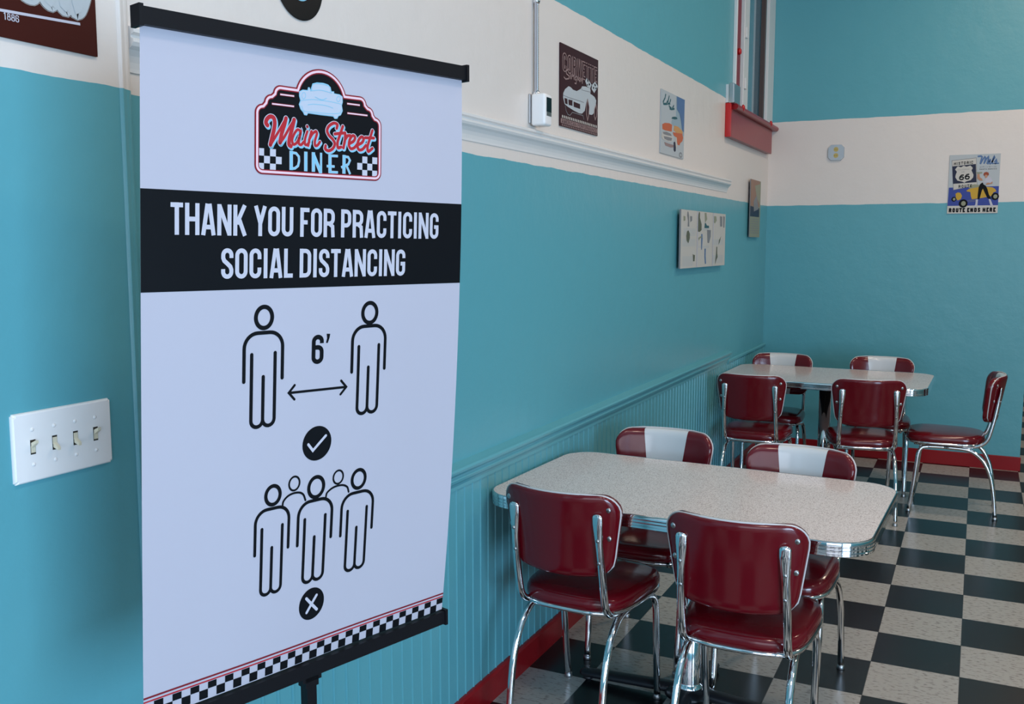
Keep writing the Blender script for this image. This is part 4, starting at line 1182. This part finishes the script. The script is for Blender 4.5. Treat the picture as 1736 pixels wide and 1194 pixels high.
# vinyl single on the wall
rt = thing('vinyl_record', 'small black vinyl record with pale blue label, hung at the top edge', 'record', (.002, -1.852, 2.184))
bm = bmesh.new(); lathe(bm, [(.0, .0), (.0885, .0), (.0885, .0015), (.086, .002), (.0, .002)], n=64, axis='x')
dm = new_mat('record_vinyl', (.008, .008, .009, 1), .22)
obj('disc', bm, dm, rt, smooth=False)
bm = bmesh.new(); lathe(bm, [(.0, .0021), (.045, .0021), (.0448, .0026), (.0, .0027)], n=48, axis='x')
obj('centre_label', bm, M['blue'], rt, smooth=False)

# thermostat and its conduit
th = thing('thermostat', 'white wall thermostat with dark screen hanging below a metal conduit', 'thermostat', (0, -.545, 2.05))
bm = bmesh.new(); box(bm, .0, .008, -.034, .034, -.052, .052, bev=.003)
obj('back_plate', bm, M['steel'], th, smooth=False)
bm = bmesh.new(); box(bm, .008, .064, -.031, .033, -.060, .052, bev=.010, seg=4)
obj('housing', bm, M['white_plastic'], th)
bm = bmesh.new(); box(bm, .0635, .0652, -.018, .024, -.012, .038)
obj('screen', bm, M['screen'], th, smooth=False)
bm = bmesh.new(); box(bm, .0635, .0650, -.018, .024, -.026, -.012)
obj('display_bezel', bm, M['steel'], th, smooth=False)
cd = thing('electrical_conduit', 'flexible metal conduit and grey cable running up the white wall to the ceiling', 'conduit', (.012, -.535, 2.10))
bm = bmesh.new(); cyl(bm, (0, -.009, .012), (0, -.009, ZC - 2.10), .0045, n=10)
obj('cable', bm, M['pale_trim'], cd)
bm = bmesh.new()
P, rr = [], []
z = .012
while z < 1.30:
    P += [(0, .006, z), (0, .006, z + .004)]; rr += [.0040, .0062]; z += .008
tube(bm, P, rr, 10)
cyl(bm, (0, .006, z), (0, .006, ZC - 2.10), .0055, n=10)
obj('flexible_tube', bm, M['steel'], cd)
for zz in (.004, .325):
    bm = bmesh.new(); lathe(bm, [(.0, -.008), (.011, -.008), (.013, .0), (.011, .012), (.0, .012)], (0, -.001, zz), 16)
    obj('coupling', bm, M['chrome'], cd)

# metal box by the window
eb = thing('junction_box', 'small grey metal box beside the red window sill', 'electrical box', (0, 2.38, 2.475))
bm = bmesh.new(); box(bm, .0225, .050, -.07, .10, -.035, .085, bev=.002)
obj('box', bm, M['steel'], eb, smooth=False)
bm = bmesh.new(); box(bm, .050, .054, -.066, .096, -.031, .081, bev=.001)
obj('cover_plate', bm, M['steel'], eb, smooth=False)
bm = bmesh.new(); box(bm, 0, .0225, -.06, .09, -.03, .08)
obj('backing_block', bm, M['white_trim'], eb, smooth=False)

# steel outlet plate on the back wall
op = thing('outlet_plate', 'small steel outlet plate high on the white band of the back wall', 'outlet', (.486, YB - .001, 2.234))
bm = bmesh.new()
oc = [(-.057, -.035), (-.035, -.057), (.035, -.057), (.057, -.035), (.057, .035), (.035, .057), (-.035, .057), (-.057, .035)]
A_ = [bm.verts.new((x, 0, z)) for x, z in oc]; B_ = [bm.verts.new((x * .97, -.012, z * .97)) for x, z in oc]
for k in range(8): bm.faces.new((A_[k], A_[(k + 1) % 8], B_[(k + 1) % 8], B_[k]))
bm.faces.new(A_); bm.faces.new(B_[::-1]); bmesh.ops.recalc_face_normals(bm, faces=bm.faces)
obj('plate', bm, M['steel'], op, smooth=False)
for zz in (.022, -.022):
    bm = bmesh.new(); lathe(bm, [(.0, -.012), (.017, -.012), (.017, -.015), (.0, -.0155)], (0, 0, zz), 20, axis='y')
    so = obj('socket', bm, M['brass'], op, smooth=False)
    bm = bmesh.new()
    for dx in (-.006, .006): box(bm, dx - .0012, dx + .0012, -.0162, -.0154, zz - .004, zz + .004)
    obj('slot', bm, M['dark_gap'], so, smooth=False)

# four-gang switch plate
sp = thing('switch_plate', 'white four-gang light switch plate with ivory toggles, on the near left wall', 'light switch', (.034, -2.580, 1.2325))
bm = bmesh.new()
hw_, hh_ = .1005, .0600
rings = []
for k, x in ((1.0, 0), (1.0, .0018), (.985, .0042), (.96, .0058), (.93, .0064)):
    rings.append([(x, (-1 if sgn[0] < 0 else 1) * (hw_ - (1 - k) * .05) * 1.0, (-1 if sgn[1] < 0 else 1) * (hh_ - (1 - k) * .05)) for sgn in ((-1, -1), (1, -1), (1, 1), (-1, 1))])
vr = [[bm.verts.new(p) for p in r] for r in rings]
for A_, B_ in zip(vr, vr[1:]):
    for k in range(4): bm.faces.new((A_[k], A_[(k + 1) % 4], B_[(k + 1) % 4], B_[k]))
bm.faces.new(vr[0][::-1]); bm.faces.new(vr[-1]); bmesh.ops.recalc_face_normals(bm, faces=bm.faces)
bmesh.ops.bevel(bm, geom=[e for e in bm.edges if abs(e.verts[0].co.x - e.verts[1].co.x) > 1e-5], offset=.003, segments=3, affect='EDGES')
obj('plate', bm, M['white_plastic'], sp, smooth=False)
for i, up in enumerate((1, 0, 0, 1)):
    yy = -.0640 + i * .0427
    bm = bmesh.new(); box(bm, .0062, .0067, yy - .0050, yy + .0050, -.0125, .0125)
    sl = obj('slot', bm, M['dark_gap'], sp, smooth=False)
    bm = bmesh.new(); box(bm, .0064, .0074, yy - .0042, yy + .0042, (-.0095 if up else -.002), (.002 if up else .0095))
    obj('slot_guard', bm, M['ivory'], sl, smooth=False)
    d = 1 if up else -1
    bm = bmesh.new()
    base = [(-.0040, -.0045), (.0040, -.0045), (.0040, .0045), (-.0040, .0045)]
    a1 = [bm.verts.new((.0064, yy + p, d * .0035 + q)) for p, q in base]
    a2 = [bm.verts.new((.0175, yy + p * .85, d * .0100 + q * .62)) for p, q in base]
    for k in range(4): bm.faces.new((a1[k], a1[(k + 1) % 4], a2[(k + 1) % 4], a2[k]))
    bm.faces.new(a1[::-1]); bm.faces.new(a2); bmesh.ops.recalc_face_normals(bm, faces=bm.faces)
    bmesh.ops.bevel(bm, geom=list(bm.edges), offset=.0008, segments=2, affect='EDGES')
    obj('toggle', bm, M['ivory'], sp, smooth=False)
    for zz in (.030, -.030):
        bm = bmesh.new(); lathe(bm, [(.0, .0060), (.0034, .0060), (.0032, .0072), (.0018, .0078), (.0, .0079)], (0, yy, zz), 14, axis='x')
        obj('screw', bm, M['white_plastic'], sp)
